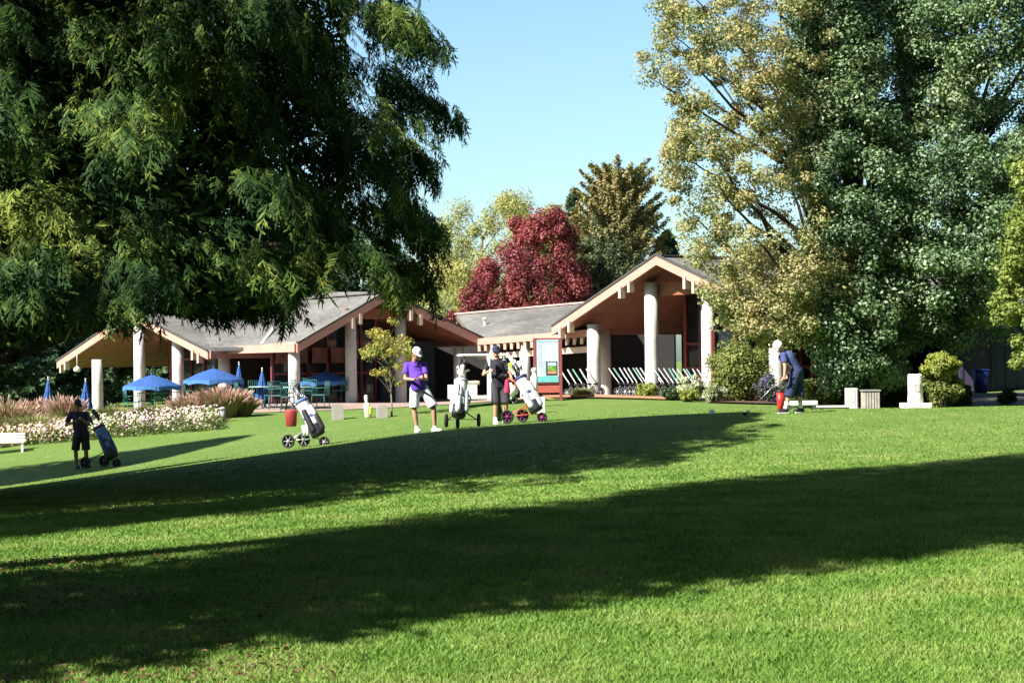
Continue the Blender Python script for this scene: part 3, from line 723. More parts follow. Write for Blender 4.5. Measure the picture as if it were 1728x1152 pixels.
def glazing(a, b, z0, z1, n, rails=(), back=.12, frame=mar_m, ztop2=None, glass=None, name='window_wall'):
    """a run of n framed windows from a to b (ground xy); each pane a sub-part"""
    a = Vector((a[0], a[1], 0)); b = Vector((b[0], b[1], 0)); x = (b - a).normalized(); nrm = Vector((x.y, -x.x, 0))
    ztop2 = z1 if ztop2 is None else ztop2
    fm = MB()
    for i in range(n + 1):
        p = a.lerp(b, i / n); zt = z1 + (ztop2 - z1) * i / n
        fm.beam(Vector((p.x, p.y, z0)), Vector((p.x, p.y, zt)), .09, .09, up=x)
    for zr in (z0 + .06,) + tuple(rails):
        for i in range(n):
            p = a.lerp(b, i / n) + x * .046; q = a.lerp(b, (i + 1) / n) - x * .046
            fm.beam(Vector((p.x, p.y, zr)), Vector((q.x, q.y, zr)), .07, .07)
    fo = cb(fm, name, frame)
    for i in range(n):
        p = a.lerp(b, i / n) + x * .05 - nrm * .02; q = a.lerp(b, (i + 1) / n) - x * .05 - nrm * .02
        za = z1 + (ztop2 - z1) * i / n; zb = z1 + (ztop2 - z1) * (i + 1) / n
        g = MB(); vs = []
        tl = random.uniform(-.012, .012)
        for s in (0, .02):
            o = -nrm * s
            vs += [Vector((p.x, p.y, z0)) + o, Vector((q.x, q.y, z0)) + o + nrm * tl, Vector((q.x, q.y, zb)) + o + nrm * tl, Vector((p.x, p.y, za)) + o]
        g.add(vs, [(0, 1, 2, 3), (7, 6, 5, 4), (0, 4, 5, 1), (1, 5, 6, 2), (2, 6, 7, 3), (3, 7, 4, 0)])
        sub(g, 'pane', glass or glass_m, fo)
    return fo
def wall(pts, z0, z1, m, th=.2, label=None, name='wall'):
    mb = MB()
    for i in range(len(pts) - 1):
        mb.beam(Vector((pts[i][0], pts[i][1], (z0 + z1) / 2)), Vector((pts[i + 1][0], pts[i + 1][1], (z0 + z1) / 2)), th, z1 - z0)
    o = cb(mb, name, m)
    if label: o['label'] = label
    return o

# right pavilion
gr = gable(P(1110, 432, 51), rad(55), 5.45, 5.6, .378, .372, 9.5, 'gabled roof with sunlit pink-tan fascia at right', fas=fas_m)
header(gr, -1.55, 1.75, -.98, .9, h=.40)
tails(gr, (-4.95, -4.45)); tails(gr, (-1.75, -1.30)); tails(gr, (1.35, 1.75))
for (px, yt, d) in ((1003, 560, 54.6), (1021, 560, 56.6), (1101, 490, 52.3), (1197, 485, 50.3), (1311, 537, 47.9)):
    column(px, yt, d)
fz = .45
def gp(g, s, back): p = g['G0'] + g['u'] * s + g['r'] * back; return (p.x, p.y)
zA = gr['G0'].z
def zu(g, s): return under(g, s, 0).z - .03
for (s0, s1, n) in ((-2.4, -1.0, 2), (-1.0, 0.8, 2), (0.8, 2.6, 2), (2.6, 4.9, 3)):
    glazing(gp(gr, s0, 3.2), gp(gr, s1, 3.2), fz, zu(gr, s0), n, rails=(fz + .95, fz + 1.75), ztop2=zu(gr, s1))
for s0, s1 in ((-2.4, -5.2),):
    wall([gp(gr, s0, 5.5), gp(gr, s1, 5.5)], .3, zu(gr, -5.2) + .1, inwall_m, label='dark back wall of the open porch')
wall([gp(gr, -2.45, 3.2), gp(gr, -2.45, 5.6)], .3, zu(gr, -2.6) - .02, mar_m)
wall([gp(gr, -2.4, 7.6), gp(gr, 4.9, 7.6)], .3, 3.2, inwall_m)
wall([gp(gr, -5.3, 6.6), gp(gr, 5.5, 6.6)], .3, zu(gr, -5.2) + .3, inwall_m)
# side facade under the right eave, behind the trees
pR = gp(gr, 4.95, 3.1); pR2 = (Vector((pR[0], pR[1], 0)) + gr['r'] * 6.0)
wx = PA(np.array([1330., 1620.]), np.array([600., 600.]), np.array([50.5])[0] * np.ones(2))
skyg = glassmat('side_glass', (.03, .04, .05), .03)
glazing((6.0, 49.6), (9.4, 50.4), .4, 2.55, 5, rails=(1.45,), glass=skyg)
glazing((9.45, 50.4), (11.2, 50.8), .4, 2.55, 2, rails=(1.45,), glass=skyg)
wall([(6.6, 50.02), (11.4, 51.15)], 2.55, 2.95, inwall_m)
wall([(6.2, 53.5), (11.2, 54.0)], .3, 3.0, inwall_m)
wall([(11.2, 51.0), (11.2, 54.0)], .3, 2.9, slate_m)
a = MB(); a.slab([Vector((6.3, 48.6, 2.78)), Vector((11.8, 49.77, 2.78)), Vector((11.8, 56, 4.4)), Vector((7.5, 55, 4.6))], .14)
ro = cb(a, 'roof', shin_m, 'low roof running right behind the yellowing tree')
f = MB(); fascia(f, (6.3, 48.55, 2.80), (11.8, 49.72, 2.80), h=.26); sub(f, 'fascia', fas_m, ro)

# connecting wing
e0 = P(803, 573, 60.3); e1 = P(1000, 557, 54.8); t0 = P(770, 531, 65.5); t1 = P(1040, 507, 60.5)
a = MB(); a.slab([e0, e1, t1, t0], .13); ro = cb(a, 'roof', shin_m, 'grey shingle roof of the low connecting wing')
back = MB(); bo = Vector((.5, 6, -2.0)); back.slab([t0 + Vector((0, .01, 0)), t1 + Vector((0, .01, 0)), t1 + bo, t0 + bo], .13); sub(back, 'rear_slope', shin_m, ro)
cap = MB(); cap.beam(t0 + Vector((0, 0, .03)), t1 + Vector((0, 0, .03)), .22, .06); sub(cap, 'ridge_cap', mat('faded_ridge', (.45, .30, .27), .8), ro)
f = MB(); fascia(f, e0, e1, h=.20, out=(0, -.05, 0)); sub(f, 'fascia', fas_m, ro)
dx = (e1 - e0); nt = 17
for i in range(nt):
    p = e0 + dx * ((i + .5) / nt) + Vector((0, -.06, -.33)); rt = MB(); rt.beam(p, p + Vector((.25, 2.6, .55)), .10, .22); sub(rt, 'rafter_tail', beam_m, ro)
h = MB(); h.beam(e0 + Vector((.12, .5, -.62)), e1 + Vector((0, .5, -.62)), .14, .20); sub(h, 'header_beam', beam_m, ro)
so = MB(); so.slab([e0 + Vector((0, .02, -.15)), e1 + Vector((0, .02, -.15)), t1 + Vector((0, 0, -.15)), t0 + Vector((0, 0, -.15))], .03); sub(so, 'soffit', soff_m, ro)
for (px, yt, d) in ((887, 586, 58.3), (831, 590, 60.0)):
    column(px, yt, d, .19)
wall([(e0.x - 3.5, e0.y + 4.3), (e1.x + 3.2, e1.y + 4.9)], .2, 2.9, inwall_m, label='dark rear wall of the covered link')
glazing((-1.3, 63.2), (1.4, 61.0), .3, 2.3, 3, rails=(1.3,))
vt = P(818, 553, 62.3); m_ = MB(); m_.lathe([(.10, -.3), (.10, .06), (.05, .07), (.05, .30), (.09, .31), (.09, .36), (.02, .40)], vt, 12); sub(m_, 'vent_pipe', white_m, ro)

# left pavilion, shaded gable facing the camera
gb = gable(P(650, 494, 58), rad(-35), 3.50, 4.1, .515, .40, 7.2, 'gabled roof with its front in shade', fas=fas_m)
header(gb, -1.2, 1.3, -.72, .7, h=.36)
tails(gb, (-1.35, -1.05), w=.10); tails(gb, (1.0, 1.4))
for (px, yt, d) in ((497, 590, 56.6), (593, 540, 57.9), (677, 545, 59.2), (775, 598, 61.0)):
    column(px, yt, d, .205)
for (s0, s1, n) in ((-3.0, -1.6, 2), (-1.6, 0.0, 2), (0.0, 1.2, 2)):
    glazing(gp(gb, s0, 2.8), gp(gb, s1, 2.8), .35, zu(gb, s0), n, rails=(2.2, 1.35), ztop2=zu(gb, s1))
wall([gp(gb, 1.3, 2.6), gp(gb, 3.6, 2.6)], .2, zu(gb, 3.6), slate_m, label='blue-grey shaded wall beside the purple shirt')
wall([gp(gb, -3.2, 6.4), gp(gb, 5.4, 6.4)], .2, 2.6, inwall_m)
# blinds hanging inside
for (s0, s1) in ((-2.95, -2.35), (-2.2, -1.7), (-1.5, -.9), (-.75, -.1)):
    m_ = MB(); a_ = gp(gb, s0, 2.62); b_ = gp(gb, s1, 2.62); m_.beam((a_[0], a_[1], 2.0), (b_[0], b_[1], 2.0), .04, .55); cb(m_, 'blind', blind_m)

# left pavilion, sunlit gable at the far left
ga = gable(P(222, 527, 64), rad(48), 6.1, 5.6, .305, .285, 9.5, 'gabled roof with sunlit tan fascia partly under the cedar', fas=fas_m)
header(ga, -1.4, 1.5, -.9, .9, h=.40)
tails(ga, (-5.7, -5.3)); tails(ga, (4.6, 5.0))
for (px, yt, d) in ((165, 617, 66.5), (236, 560, 64.3), (301, 576, 62.6), (379, 598, 60.8)):
    column(px, yt, d, .225)
for (s0, s1, n) in ((-2.2, -.6, 2), (-.6, 1.3, 2), (1.3, 3.4, 2)):
    glazing(gp(ga, s0, 3.0), gp(ga, s1, 3.0), .2, zu(ga, s0), n, rails=(1.15, 1.95), ztop2=zu(ga, s1))
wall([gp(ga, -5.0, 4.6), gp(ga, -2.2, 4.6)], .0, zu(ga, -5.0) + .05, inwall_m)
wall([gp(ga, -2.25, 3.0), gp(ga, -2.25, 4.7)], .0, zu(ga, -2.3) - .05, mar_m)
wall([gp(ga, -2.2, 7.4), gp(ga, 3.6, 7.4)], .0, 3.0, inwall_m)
# roof plane filling between the two gables
q0 = P(352, 586, 60.6); q1 = P(442, 584, 58.6); q2 = P(520, 503, 66.0); q3 = P(255, 510, 68.5)
a = MB(); a.slab([q0, q1, q2], .12); a.slab([q0 + Vector((0, 0, -.0)), q2, q3], .12); ro = cb(a, 'roof', shin_m, 'grey shingle slope between the two left gables')
f = MB(); f.beam(q0 + Vector((0, -.06, -.08)), q1 + Vector((0, -.06, -.08)), .10, .12); sub(f, 'gutter', gut_m, ro)
a = MB(); a.slab([P(440, 587, 58.8) + Vector((0, 0, -.02)), P(502, 579, 56.6), P(652, 492, 58.9), P(535, 493, 66)], .12); cb(a, 'roof', shin_m, 'shingle slope left of the shaded gable')
m_ = MB(); m_.beam(P(441, 582, 58.5) + Vector((0, 0, .04)), P(478, 536, 60.6) + Vector((0, 0, .05)), .10, .05); cb(m_, 'valley_flashing', mat('pale_flashing', (.5, .48, .45), .6))
f = MB(); fascia(f, P(440, 583, 58.3), P(501, 577, 56.2), h=.26); cb(f, 'fascia', fas_m, 'short sunlit salmon fascia at the corner of the shaded gable')
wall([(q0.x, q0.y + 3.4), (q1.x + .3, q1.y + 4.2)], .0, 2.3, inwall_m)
m_ = MB(); lp = P(130, 622, 65.0); m_.tube([lp + Vector((0, 0, .55)), lp], .012, 6); m_.lathe([(.03, .1), (.13, .02), (.14, -.06), (.08, -.12)], lp, 14); cb(m_, 'hanging_lamp', white_m)

# low maroon kerb wall before the right porch
m_ = MB(); k0 = GP(905, 51.4); k1 = GP(1000, 50.8); k2 = GP(1125, 49.2)
m_.beam(k0 + Vector((0, 0, .02)), k1 + Vector((0, 0, .02)), .14, .20); m_.beam(k1 + Vector((.01, 0, .02)), k2 + Vector((0, 0, .0)), .14, .20)
props(m_.build('garden_edging', mat('edging_timber', (.34, .17, .10), .8, .2, 5), None), 'low reddish timber edging in front of the rental trolleys', 'garden edging')

# blue-grey building at the right
bb = GP(1640, 62); bg_ = empty('outbuilding', bb, label='blue-grey board-clad building in the shade behind the right-hand trees', cat='building')
def bpart(mb, name, m, par=None):
    return mb.build(name, m, par or bg_, world=True)
a0 = P(1565, 600, 58.5); a1 = P(1790, 600, 60.5); zt = P(1640, 512, 59).z; z0 = GP(1640, 59).z - .1
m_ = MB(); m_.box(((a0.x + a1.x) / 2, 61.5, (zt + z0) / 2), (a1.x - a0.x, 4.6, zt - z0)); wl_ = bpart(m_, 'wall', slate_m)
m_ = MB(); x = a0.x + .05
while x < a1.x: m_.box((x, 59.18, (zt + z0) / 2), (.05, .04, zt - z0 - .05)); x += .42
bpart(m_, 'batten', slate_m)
m_ = MB(); m_.slab([(a0.x - .5, 57.0, zt - .05), (a1.x + .5, 57.0, zt - .05), (a1.x + .5, 64.5, zt + 1.4), (a0.x - .5, 64.5, zt + 1.4)], .2); bpart(m_, 'roof', shin_m)  # eave carried well forward to throw shade on the wall
m_ = MB(); dpx = P(1648, 600, 59.1).x; m_.box((dpx, 59.13, z0 + 1.25), (1.0, .08, 2.2)); m_.box((dpx, 59.11, z0 + 2.4), (1.2, .12, .1)); m_.box((dpx - .55, 59.11, z0 + 1.25), (.1, .12, 2.2)); m_.box((dpx + .55, 59.11, z0 + 1.25), (.1, .12, 2.2))
bpart(m_, 'door', mat('dark_plum', (.035, .03, .06), .6))
m_ = MB(); m_.box((P(1590, 600, 59.1).x, 59.14, z0 + 1.9), (.7, .06, .8)); bpart(m_, 'window', glass_m)
# ------------------------------------------------------------------ people
skin_m = mat('skin', (0.46, 0.25, 0.17), .55, .06, 8)
skin2_m = mat('skin_tan', (0.30, 0.15, 0.095), .55, .06, 8)
hair_m = mat('dark_hair', (0.03, 0.02, 0.015), .7, .2, 20)
eye_m = mat('eye', (0.02, 0.015, 0.015), .2, 0)
shade_g = mat('sunglass_lens', (0.01, 0.01, 0.012), .1, 0)
def cloth(name, col, var=.12, **k): return mat(name, col, .85, var, 9, .5, bscale=14, **k)
purple_m = cloth('purple_cloth', (0.115, 0.045, 0.42)); cream_m = cloth('pale_cloth', (0.62, 0.64, 0.66), .06)
black_m = cloth('black_cloth', (0.02, 0.02, 0.03)); grey_m = cloth('charcoal_cloth', (0.045, 0.045, 0.06)); navy_m = cloth('navy_cloth', (0.02, 0.03, 0.08))
whitec_m = cloth('white_cloth', (0.80, 0.79, 0.80), .04); green_m = cloth('dark_green_cloth', (0.01, 0.09, 0.035)); bstripe_m = cloth('blue_shirt', (0.055, 0.075, 0.22))
leather_m = mat('white_leather', (0.78, 0.78, 0.76), .5, .05); bleather_m = mat('black_leather', (0.025, 0.025, 0.025), .5, .1)
rubber_m = mat('rubber', (0.02, 0.02, 0.02), .8, .1); steel_m = mat('brushed_steel', (0.55, 0.55, 0.56), .3, .05, metal=.9)
V = Vector
def hand(mb, w, d, n, thumb, curl=.6, s=1.0):
    """palm, four bent fingers of different lengths, thumb from the side of the palm"""
    w = V(w); d = V(d).normalized(); n = V(n); n = (n - d * n.dot(d)).normalized(); side = d.cross(n) * thumb
    mb.cap(w - d * .01, w + d * .085 * s, .026 * s, .040 * s, 12, sq=.42, sqax=n)
    for i, L in enumerate((.070, .080, .074, .058)):
        o = w + d * .088 * s + side * (1.5 - i) * .0195 * s; a = curl * (0.9 + .08 * i)
        d1 = (d * math.cos(a) + n * math.sin(a)).normalized(); d2 = (d * math.cos(a * 2.1) + n * math.sin(a * 2.1)).normalized()
        p1 = o + d1 * L * .5 * s; mb.cap(o - d * .012, p1, .0105 * s, .0098 * s, 8); mb.cap(p1, p1 + d2 * L * .52 * s, .0098 * s, .0085 * s, 8)
    t0 = w + d * .028 * s + side * .030 * s; td = (d * .62 + side * .62 + n * .45).normalized(); t1 = t0 + td * .038 * s
    mb.cap(t0 - td * .01, t1, .0135 * s, .012 * s, 8); mb.cap(t1, t1 + (d * .85 + n * .5).normalized() * .034 * s, .0115 * s, .0095 * s, 8)

def make_person(base, label, J, col, rz=0):
    """J: joint positions (x to the right of the photo, y away, z up) from the feet point"""
    root = empty('person', base, rz, label=label, cat='person')
    g = {k: V(v) for k, v in J.items() if not isinstance(v, (int, float, str, bool))}
    look = g['look'].normalized(); face = g['face'].normalized(); up = (V((0, 0, 1)) - look * look.z).normalized(); sd = look.cross(up)
    HR = Matrix((sd, look, up)).transposed()
    hc = g['head']
    def skin(mb):
        mb.ell(hc + up * .012, (.076, .096, .108), 16, R=HR)
        mb.ell(hc + look * .030 - up * .058, (.052, .058, .055), 12, R=HR)            # jaw
        mb.cap(hc + look * .088 + up * .012, hc + look * .108 - up * .022, .008, .014, 8)    # nose
        for s in (-1, 1): mb.ell(hc + sd * s * .078 - up * .01 - look * .005, (.010, .02, .03), 8, R=HR)
        mb.cap(hc + look * .078 - up * .052 - sd * .018, hc + look * .078 - up * .052 + sd * .018, .009, .009, 8)
        mb.cap(g['neck'], hc - up * .05 - look * .015, .058, .052, 12)
        mb.cap(g['chest'], g['pelvis'], .135, .135, 14, sq=.72, sqax=face)
        mb.cap(g['shL'], g['shR'], .055, .055, 10)
        for s in 'LR':
            mb.cap(g['sh' + s], g['el' + s], .050, .038); mb.cap(g['el' + s], g['wr' + s], .038, .025)
            mb.cap(g['hip' + s], g['kn' + s], .085, .055); mb.cap(g['kn' + s], g['kn' + s].lerp(g['an' + s], .35), .053, .056); mb.cap(g['kn' + s].lerp(g['an' + s], .35), g['an' + s], .056, .034)
            hd = g.get('hd' + s, (g['wr' + s] - g['el' + s])); hand(mb, g['wr' + s], hd, g['hn' + s], J.get('th' + s, 1), J.get('cu' + s, .6))
    organic('body', skin, col['skin'], root, .0085, 2)
    def shirt(mb):
        fl = J.get('belly', 0)
        mb.cap(g['chest'] + V((0, 0, .02)), g['chest'].lerp(g['pelvis'], .55) + face * fl * .6, .163, .158 + fl * .4, 18, sq=.76, sqax=face)
        mb.cap(g['chest'].lerp(g['pelvis'], .5) + face * fl * .6, g['hem'], .158 + fl * .4, .168, 18, ends=(1, 0), sq=.8, sqax=face)
        mb.cap(g['neck'] - V((0, 0, .10)), g['neck'] - V((0, 0, .035)), .10, .072, 14, ends=(1, 0))
        for s in 'LR':
            mb.cap(g['sh' + s], g['chest'].lerp(g['neck'], .35), .068, .09)
            e = g['sh' + s].lerp(g['el' + s], J.get('sleeve', .72)); mb.cap(g['sh' + s], e, .066, .068, 14, ends=(1, 0))
    so = organic('shirt', shirt, col['shirt'], root, .011, 3)
    cl = MB(); k = g['neck'] - V((0, 0, .030))
    cl.tube([k + (face * math.cos(t) + face.cross(V((0, 0, 1))) * math.sin(t)) * .070 + V((0, 0, .018 * -math.cos(t))) for t in [2 * math.pi * i / 12 for i in range(13)]], .013, 6)
    q = cl.build('collar', col.get('collar', col['shirt']), so); 
    def shorts(mb):
        mb.cap(g['pelvis'] + V((0, 0, .07)), g['pelvis'] - V((0, 0, .05)), .150, .160, 18, sq=.78, sqax=face, ends=(0, 1))
        for s in 'LR':
            e = g['kn' + s].lerp(g['hip' + s], J.get('shortlen', .08)); m_ = g['hip' + s].lerp(e, .5)
            mb.cap(g['hip' + s] + V((0, 0, -.01)), m_, .108, .104, 16); mb.cap(m_, e, .104, .108, 16, ends=(1, 0))
    organic('shorts', shorts, col['shorts'], root, .011, 3)
    for s in 'LR':
        a = g['an' + s]; fd = g['fd' + s].normalized()
        sh = MB(); hz = a.z - .075
        sh.cap(V((a.x, a.y, a.z - .035)) - fd * .035, V((a.x, a.y, a.z - .045)) + fd * .135, .050, .040, 14, sq=.9, sqax=(0, 0, 1))
        sh.cap(V((a.x, a.y, a.z - .01)), V((a.x, a.y, a.z - .04)) + fd * .05, .044, .04, 12)
        so_ = sh.build('shoe', col['shoe'], root); sl = MB(); sl.box(V((a.x, a.y, a.z - .081)) + fd * .05, (.235, .085, .02), rz=math.atan2(fd.y, fd.x)); sl.build('sole', col.get('sole', col['shoe']), so_, bevel=.006)
        if 'sock' in col:
            sk = MB(); sk.cap(a + V((0, 0, -.01)), a.lerp(g['kn' + s], J.get('sock', .22)), .040, .047, 12, ends=(1, 0)); sk.build('sock', col['sock'], root)
    if 'hair' in col:
        hr = MB(); hr.ell(hc + up * .012 - look * .016, (.082, .092, .100), 14, R=HR); hr.build('hair', col['hair'], root)
    cp = MB(); m_ = 14; vs = []; fs = []
    rings = [(1.0, 0), (.97, .045), (.85, .085), (.58, .112), (.2, .124)]
    vs = []
    for (r_, z_) in rings:
        for i in range(20):
            t = 2 * math.pi * i / 20; vs.append(hc + up * (.035 + z_) + sd * (.088 * r_ * math.cos(t)) + look * (.108 * r_ * math.sin(t)))
    for j in range(len(rings) - 1):
        for i in range(20): k = (i + 1) % 20; fs.append((j * 20 + i, j * 20 + k, (j + 1) * 20 + k, (j + 1) * 20 + i))
    fs.append(tuple((len(rings) - 1) * 20 + i for i in range(20)))
    cp.add(vs, fs, 0, True)
    co = cp.build('cap', col['cap'], root)
    br = MB(); vs = []
    for i in range(11):
        t = math.pi * (i / 10); vs.append(hc + up * (.040) + sd * (.080 * math.cos(t)) + look * (.060 + .035 * math.sin(t)))
        vs.append(hc + up * (.030 - .018 * math.sin(t)) + sd * (.074 * math.cos(t)) + look * (.075 + .105 * math.sin(t)))
    fs = [(2 * i, 2 * i + 1, 2 * i + 3, 2 * i + 2) for i in range(10)]
    n = len(vs); vs += [p + up * .008 for p in vs]; fs += [tuple(n + j for j in reversed(f)) for f in fs]; fs += [(2 * i + 1, n + 2 * i + 1, n + 2 * i + 3, 2 * i + 3) for i in range(10)]
    br.add(vs, fs, 0, True); br.build('brim', col.get('brim', col['cap']), co)
    if col.get('glasses'):
        sg = MB()
        for s in (-1, 1): sg.ell(hc + look * .094 + up * .012 + sd * s * .034, (.032, .012, .021), 10, R=HR)
        sg.beam(hc + look * .096 + up * .018 - sd * .03, hc + look * .096 + up * .018 + sd * .03, .006, .006)
        for s in (-1, 1): sg.beam(hc + look * .09 + up * .016 + sd * s * .066, hc + up * .012 + sd * s * .082, .005, .008)
        sg.build('sunglasses', shade_g, root)
    else:
        e = MB()
        for s in (-1, 1): e.ell(hc + look * .084 + up * .012 + sd * s * .031, (.012, .008, .008), 8, R=HR)
        e.build('eyes', eye_m, root)
    return root
def scaled(J, k):
    return {a: (tuple(c * k for c in v) if isinstance(v, tuple) and a not in ('look', 'face') and not a.startswith(('fd', 'hd', 'hn')) else v) for a, v in J.items()}

# man in the purple shirt looking at his phone (faces right and towards the camera)
bm = GP(712, 35.0)
J1 = dict(head=(-.10, -.07, 1.655), look=(.62, -.62, -.42), face=(.50, -.86, 0), neck=(-.135, -.01, 1.52), chest=(-.135, .02, 1.33), pelvis=(-.05, .02, .96), hem=(-.06, .0, .90),
          shL=(-.305, -.02, 1.43), shR=(.045, .09, 1.42), elL=(-.335, -.09, 1.14), elR=(.115, -.08, 1.13), wrL=(-.13, -.30, 1.12), wrR=(.055, -.30, 1.13),
          hipL=(-.14, .0, .93), hipR=(.05, .05, .93), knL=(-.155, -.03, .50), knR=(.255, -.04, .52), anL=(-.10, .0, .09), anR=(.275, .03, .09), fdL=(.35, -.93, 0), fdR=(.93, -.36, 0),
          hdL=(.85, -.5, .08), hdR=(-.25, -.9, .1), hnL=(.1, .0, 1), hnR=(0, .1, 1), thL=1, thR=-1, cuL=.55, cuR=.75, sleeve=.66, belly=.07, shortlen=.06, sock=.12)
make_person(bm, 'man in purple polo, white cap and pale shorts looking down at a phone', J1,
            dict(skin=skin_m, shirt=purple_m, shorts=cream_m, shoe=leather_m, cap=whitec_m, sock=whitec_m, hair=hair_m))
m_ = MB(); m_.box((0, 0, 0), (.072, .145, .009), R=(Matrix.Rotation(-.7, 3, 'Z') @ Matrix.Rotation(.5, 3, 'X')))
ph = m_.build('phone', mat('phone_case', (.02, .02, .03), .2), None, bevel=.003); ph.location = bm + V((.02, -.375, 1.16)); props(ph, 'small dark phone held in both hands by the man in purple', 'phone')

# man in black holding a club upright, other hand on the orange trolley
b2 = GP(840, 37.5)
J2 = dict(head=(-.02, -.02, 1.63), look=(.12, -.98, -.05), face=(.15, -.98, 0), neck=(0, 0, 1.49), chest=(.0, 0, 1.30), pelvis=(.06, 0, .94), hem=(.06, 0, .84),
          shL=(-.18, 0, 1.40), shR=(.19, .01, 1.40), elL=(-.31, -.02, 1.13), elR=(.30, -.03, 1.12), wrL=(-.17, -.22, 1.20), wrR=(.36, -.16, .90),
          hipL=(-.04, 0, .91), hipR=(.15, 0, .91), knL=(-.04, -.03, .49), knR=(.19, -.05, .49), anL=(-.05, .02, .09), anR=(.17, .0, .09), fdL=(.3, -.95, 0), fdR=(.5, -.86, 0),
          hdL=(.55, -.8, .1), hdR=(.6, -.7, -.3), hnL=(.75, .3, 0), hnR=(0, -.2, -1), thL=1, thR=-1, cuL=1.0, cuR=.5, sleeve=.6, belly=.04, shortlen=-.02, sock=.18)
pm = make_person(b2, 'man in black shirt and long black shorts with dark cap and sunglasses', J2,
            dict(skin=skin_m, shirt=black_m, shorts=grey_m, shoe=leather_m, cap=navy_m, sock=whitec_m, hair=hair_m, glasses=True))
m_ = MB()
for s in (-1, 1):
    m_.tube([V((s * .135, -.085, 1.455)), V((s * .18, -.06, 1.455)), V((s * .235, -.01, 1.38))], [.016, .02, .018], 8)
m_.build('shoulder_stripe', mat('pale_blue_trim', (.45, .6, .8), .8), pm)

# man at the far left in the shade, dark clothes, hands on his trolley
b3 = GP(140, 42.0)
J3 = dict(head=(-.10, -.10, 1.60), look=(.62, -.72, -.30), face=(.55, -.83, 0), neck=(-.12, -.04, 1.46), chest=(-.10, .0, 1.27), pelvis=(-.05, .0, .93), hem=(-.04, .0, .80),
          shL=(-.29, -.03, 1.37), shR=(.09, .07, 1.37), elL=(-.38, -.16, 1.10), elR=(.17, -.04, 1.12), wrL=(-.16, -.33, 1.17), wrR=(.06, -.27, 1.22),
          hipL=(-.13, .0, .90), hipR=(.05, .04, .90), knL=(-.17, -.05, .48), knR=(.08, .0, .48), anL=(-.16, .0, .09), anR=(.09, .03, .09), fdL=(.5, -.86, 0), fdR=(.7, -.7, 0),
          hdL=(.9, -.3, .2), hdR=(-.3, -.8, .3), hnL=(.1, .2, 1), hnR=(0, .3, 1), thL=1, thR=-1, cuL=.8, cuR=.8, sleeve=.72, belly=.08, shortlen=-.05, sock=.2)
make_person(b3, 'man in dark clothes and dark cap standing in the shade at far left', J3,
            dict(skin=skin2_m, shirt=cloth('plum_cloth', (.035, .02, .06)), shorts=black_m, shoe=bleather_m, cap=black_m, hair=hair_m))

# golfer addressing the ball at the right
b4 = GP(1338, 34.2)
J4 = dict(head=(-.275, -.13, 1.36), look=(-.55, -.25, -.80), face=(-.80, -.35, -.48), neck=(-.20, -.08, 1.25), chest=(-.085, -.05, 1.12), pelvis=(.10, .02, .86), hem=(.075, .01, .84),
          shL=(-.21, -.20, 1.19), shR=(-.07, .12, 1.20), elL=(-.19, -.26, .95), elR=(-.06, -.13, .95), wrL=(-.215, -.30, .76), wrR=(-.175, -.285, .79),
          hipL=(.06, -.09, .82), hipR=(.14, .10, .82), knL=(-.06, -.12, .47), knR=(.14, .02, .47), anL=(-.175, -.10, .09), anR=(.175, .06, .09), fdL=(-.95, -.3, 0), fdR=(-.85, -.5, 0),
          hdL=(-.45, -.1, -.9), hdR=(-.45, -.15, -.9), hnL=(-.4, .9, 0), hnR=(-.4, -.9, 0), thL=1, thR=-1, cuL=1.1, cuR=1.1, sleeve=.62, shortlen=-.38, sock=.42)
pg = make_person(b4, 'golfer in white cap and blue shirt bent over his driver at the tee', J4,
            dict(skin=skin_m, shirt=bstripe_m, shorts=navy_m, shoe=bleather_m, sole=leather_m, cap=whitec_m, sock=whitec_m))
m_ = MB()
for dy in (-.13, -.07): m_.tube([V((-.235 , dy - .0, 1.26)), V((-.17, dy - .05, 1.07)), V((-.05, dy - .07, .93))], .012, 6)
m_.build('shirt_stripe', whitec_m, pg)

# ------------------------------------------------------------------ golf clubs
def club_thing(a, b, label, group=None, head='iron', cover=None, shaft=steel_m):
    """a = grip end, b = head end; built about its grip end"""
    a, b = V(a), V(b); root = empty('golf_club', a, label=label, cat='golf club', group=group)
    d = (b - a); L = d.length; u = d.normalized()
    m = MB(); m.tube([V((0, 0, 0)), d], [.0055, .004], 6); m.build('shaft', shaft, root)
    m = MB(); m.tube([V((0, 0, 0)), u * min(.26, L * .4)], [.0125, .010], 8); m.build('grip', rubber_m, root)
    s = u.cross(V((0, 1, 0))); s = V((1, 0, 0)) if s.length < .1 else s.normalized()
    m = MB()
    if cover is not None: m.cap(d - u * .10, d + u * .05, .028, .052, 12, ends=(1, 1)); m.build('head_cover', cover, root)
    elif head == 'wood': m.ell(d + V((-.035, -.01, .005)), (.062, .052, .032), 12); m.build('club_head', bleather_m, root)
    else:
        q = u.orthogonal().normalized(); m.beam(d - u * .012 + q * 0, d + u * .03 + q * .065, .018, .045); m.build('club_head', steel_m, root)
    return root
hn = b4 + V((-.20, -.30, .80)); hb = GP(1258, 34.0) + V((0, -.1, .03))
club_thing(hn + (hn - hb).normalized() * .12, hb, 'driver held by the golfer, its dark head just behind the ball', head='wood')
h2 = b2 + V((-.125, -.285, 1.21))
club_thing(h2 + V((.02, 0, -.75)), h2 + V((-.04, 0, .22)), 'club held upright, head up, by the man in black', cover=mat('silver_cover', (.6, .66, .72), .4))
m_ = MB(); m_.ell((0, 0, .06), (.0215, .0215, .0215), 12); m_.tube([(0, 0, .0), (0, 0, .04)], [.002, .006], 6)
gb_ = m_.build('golf_ball', white_m, None); gb_.location = GP(1250, 34.0) + V((0, -.1, 0)); props(gb_, 'small white ball teed up in front of the golfer', 'golf ball')
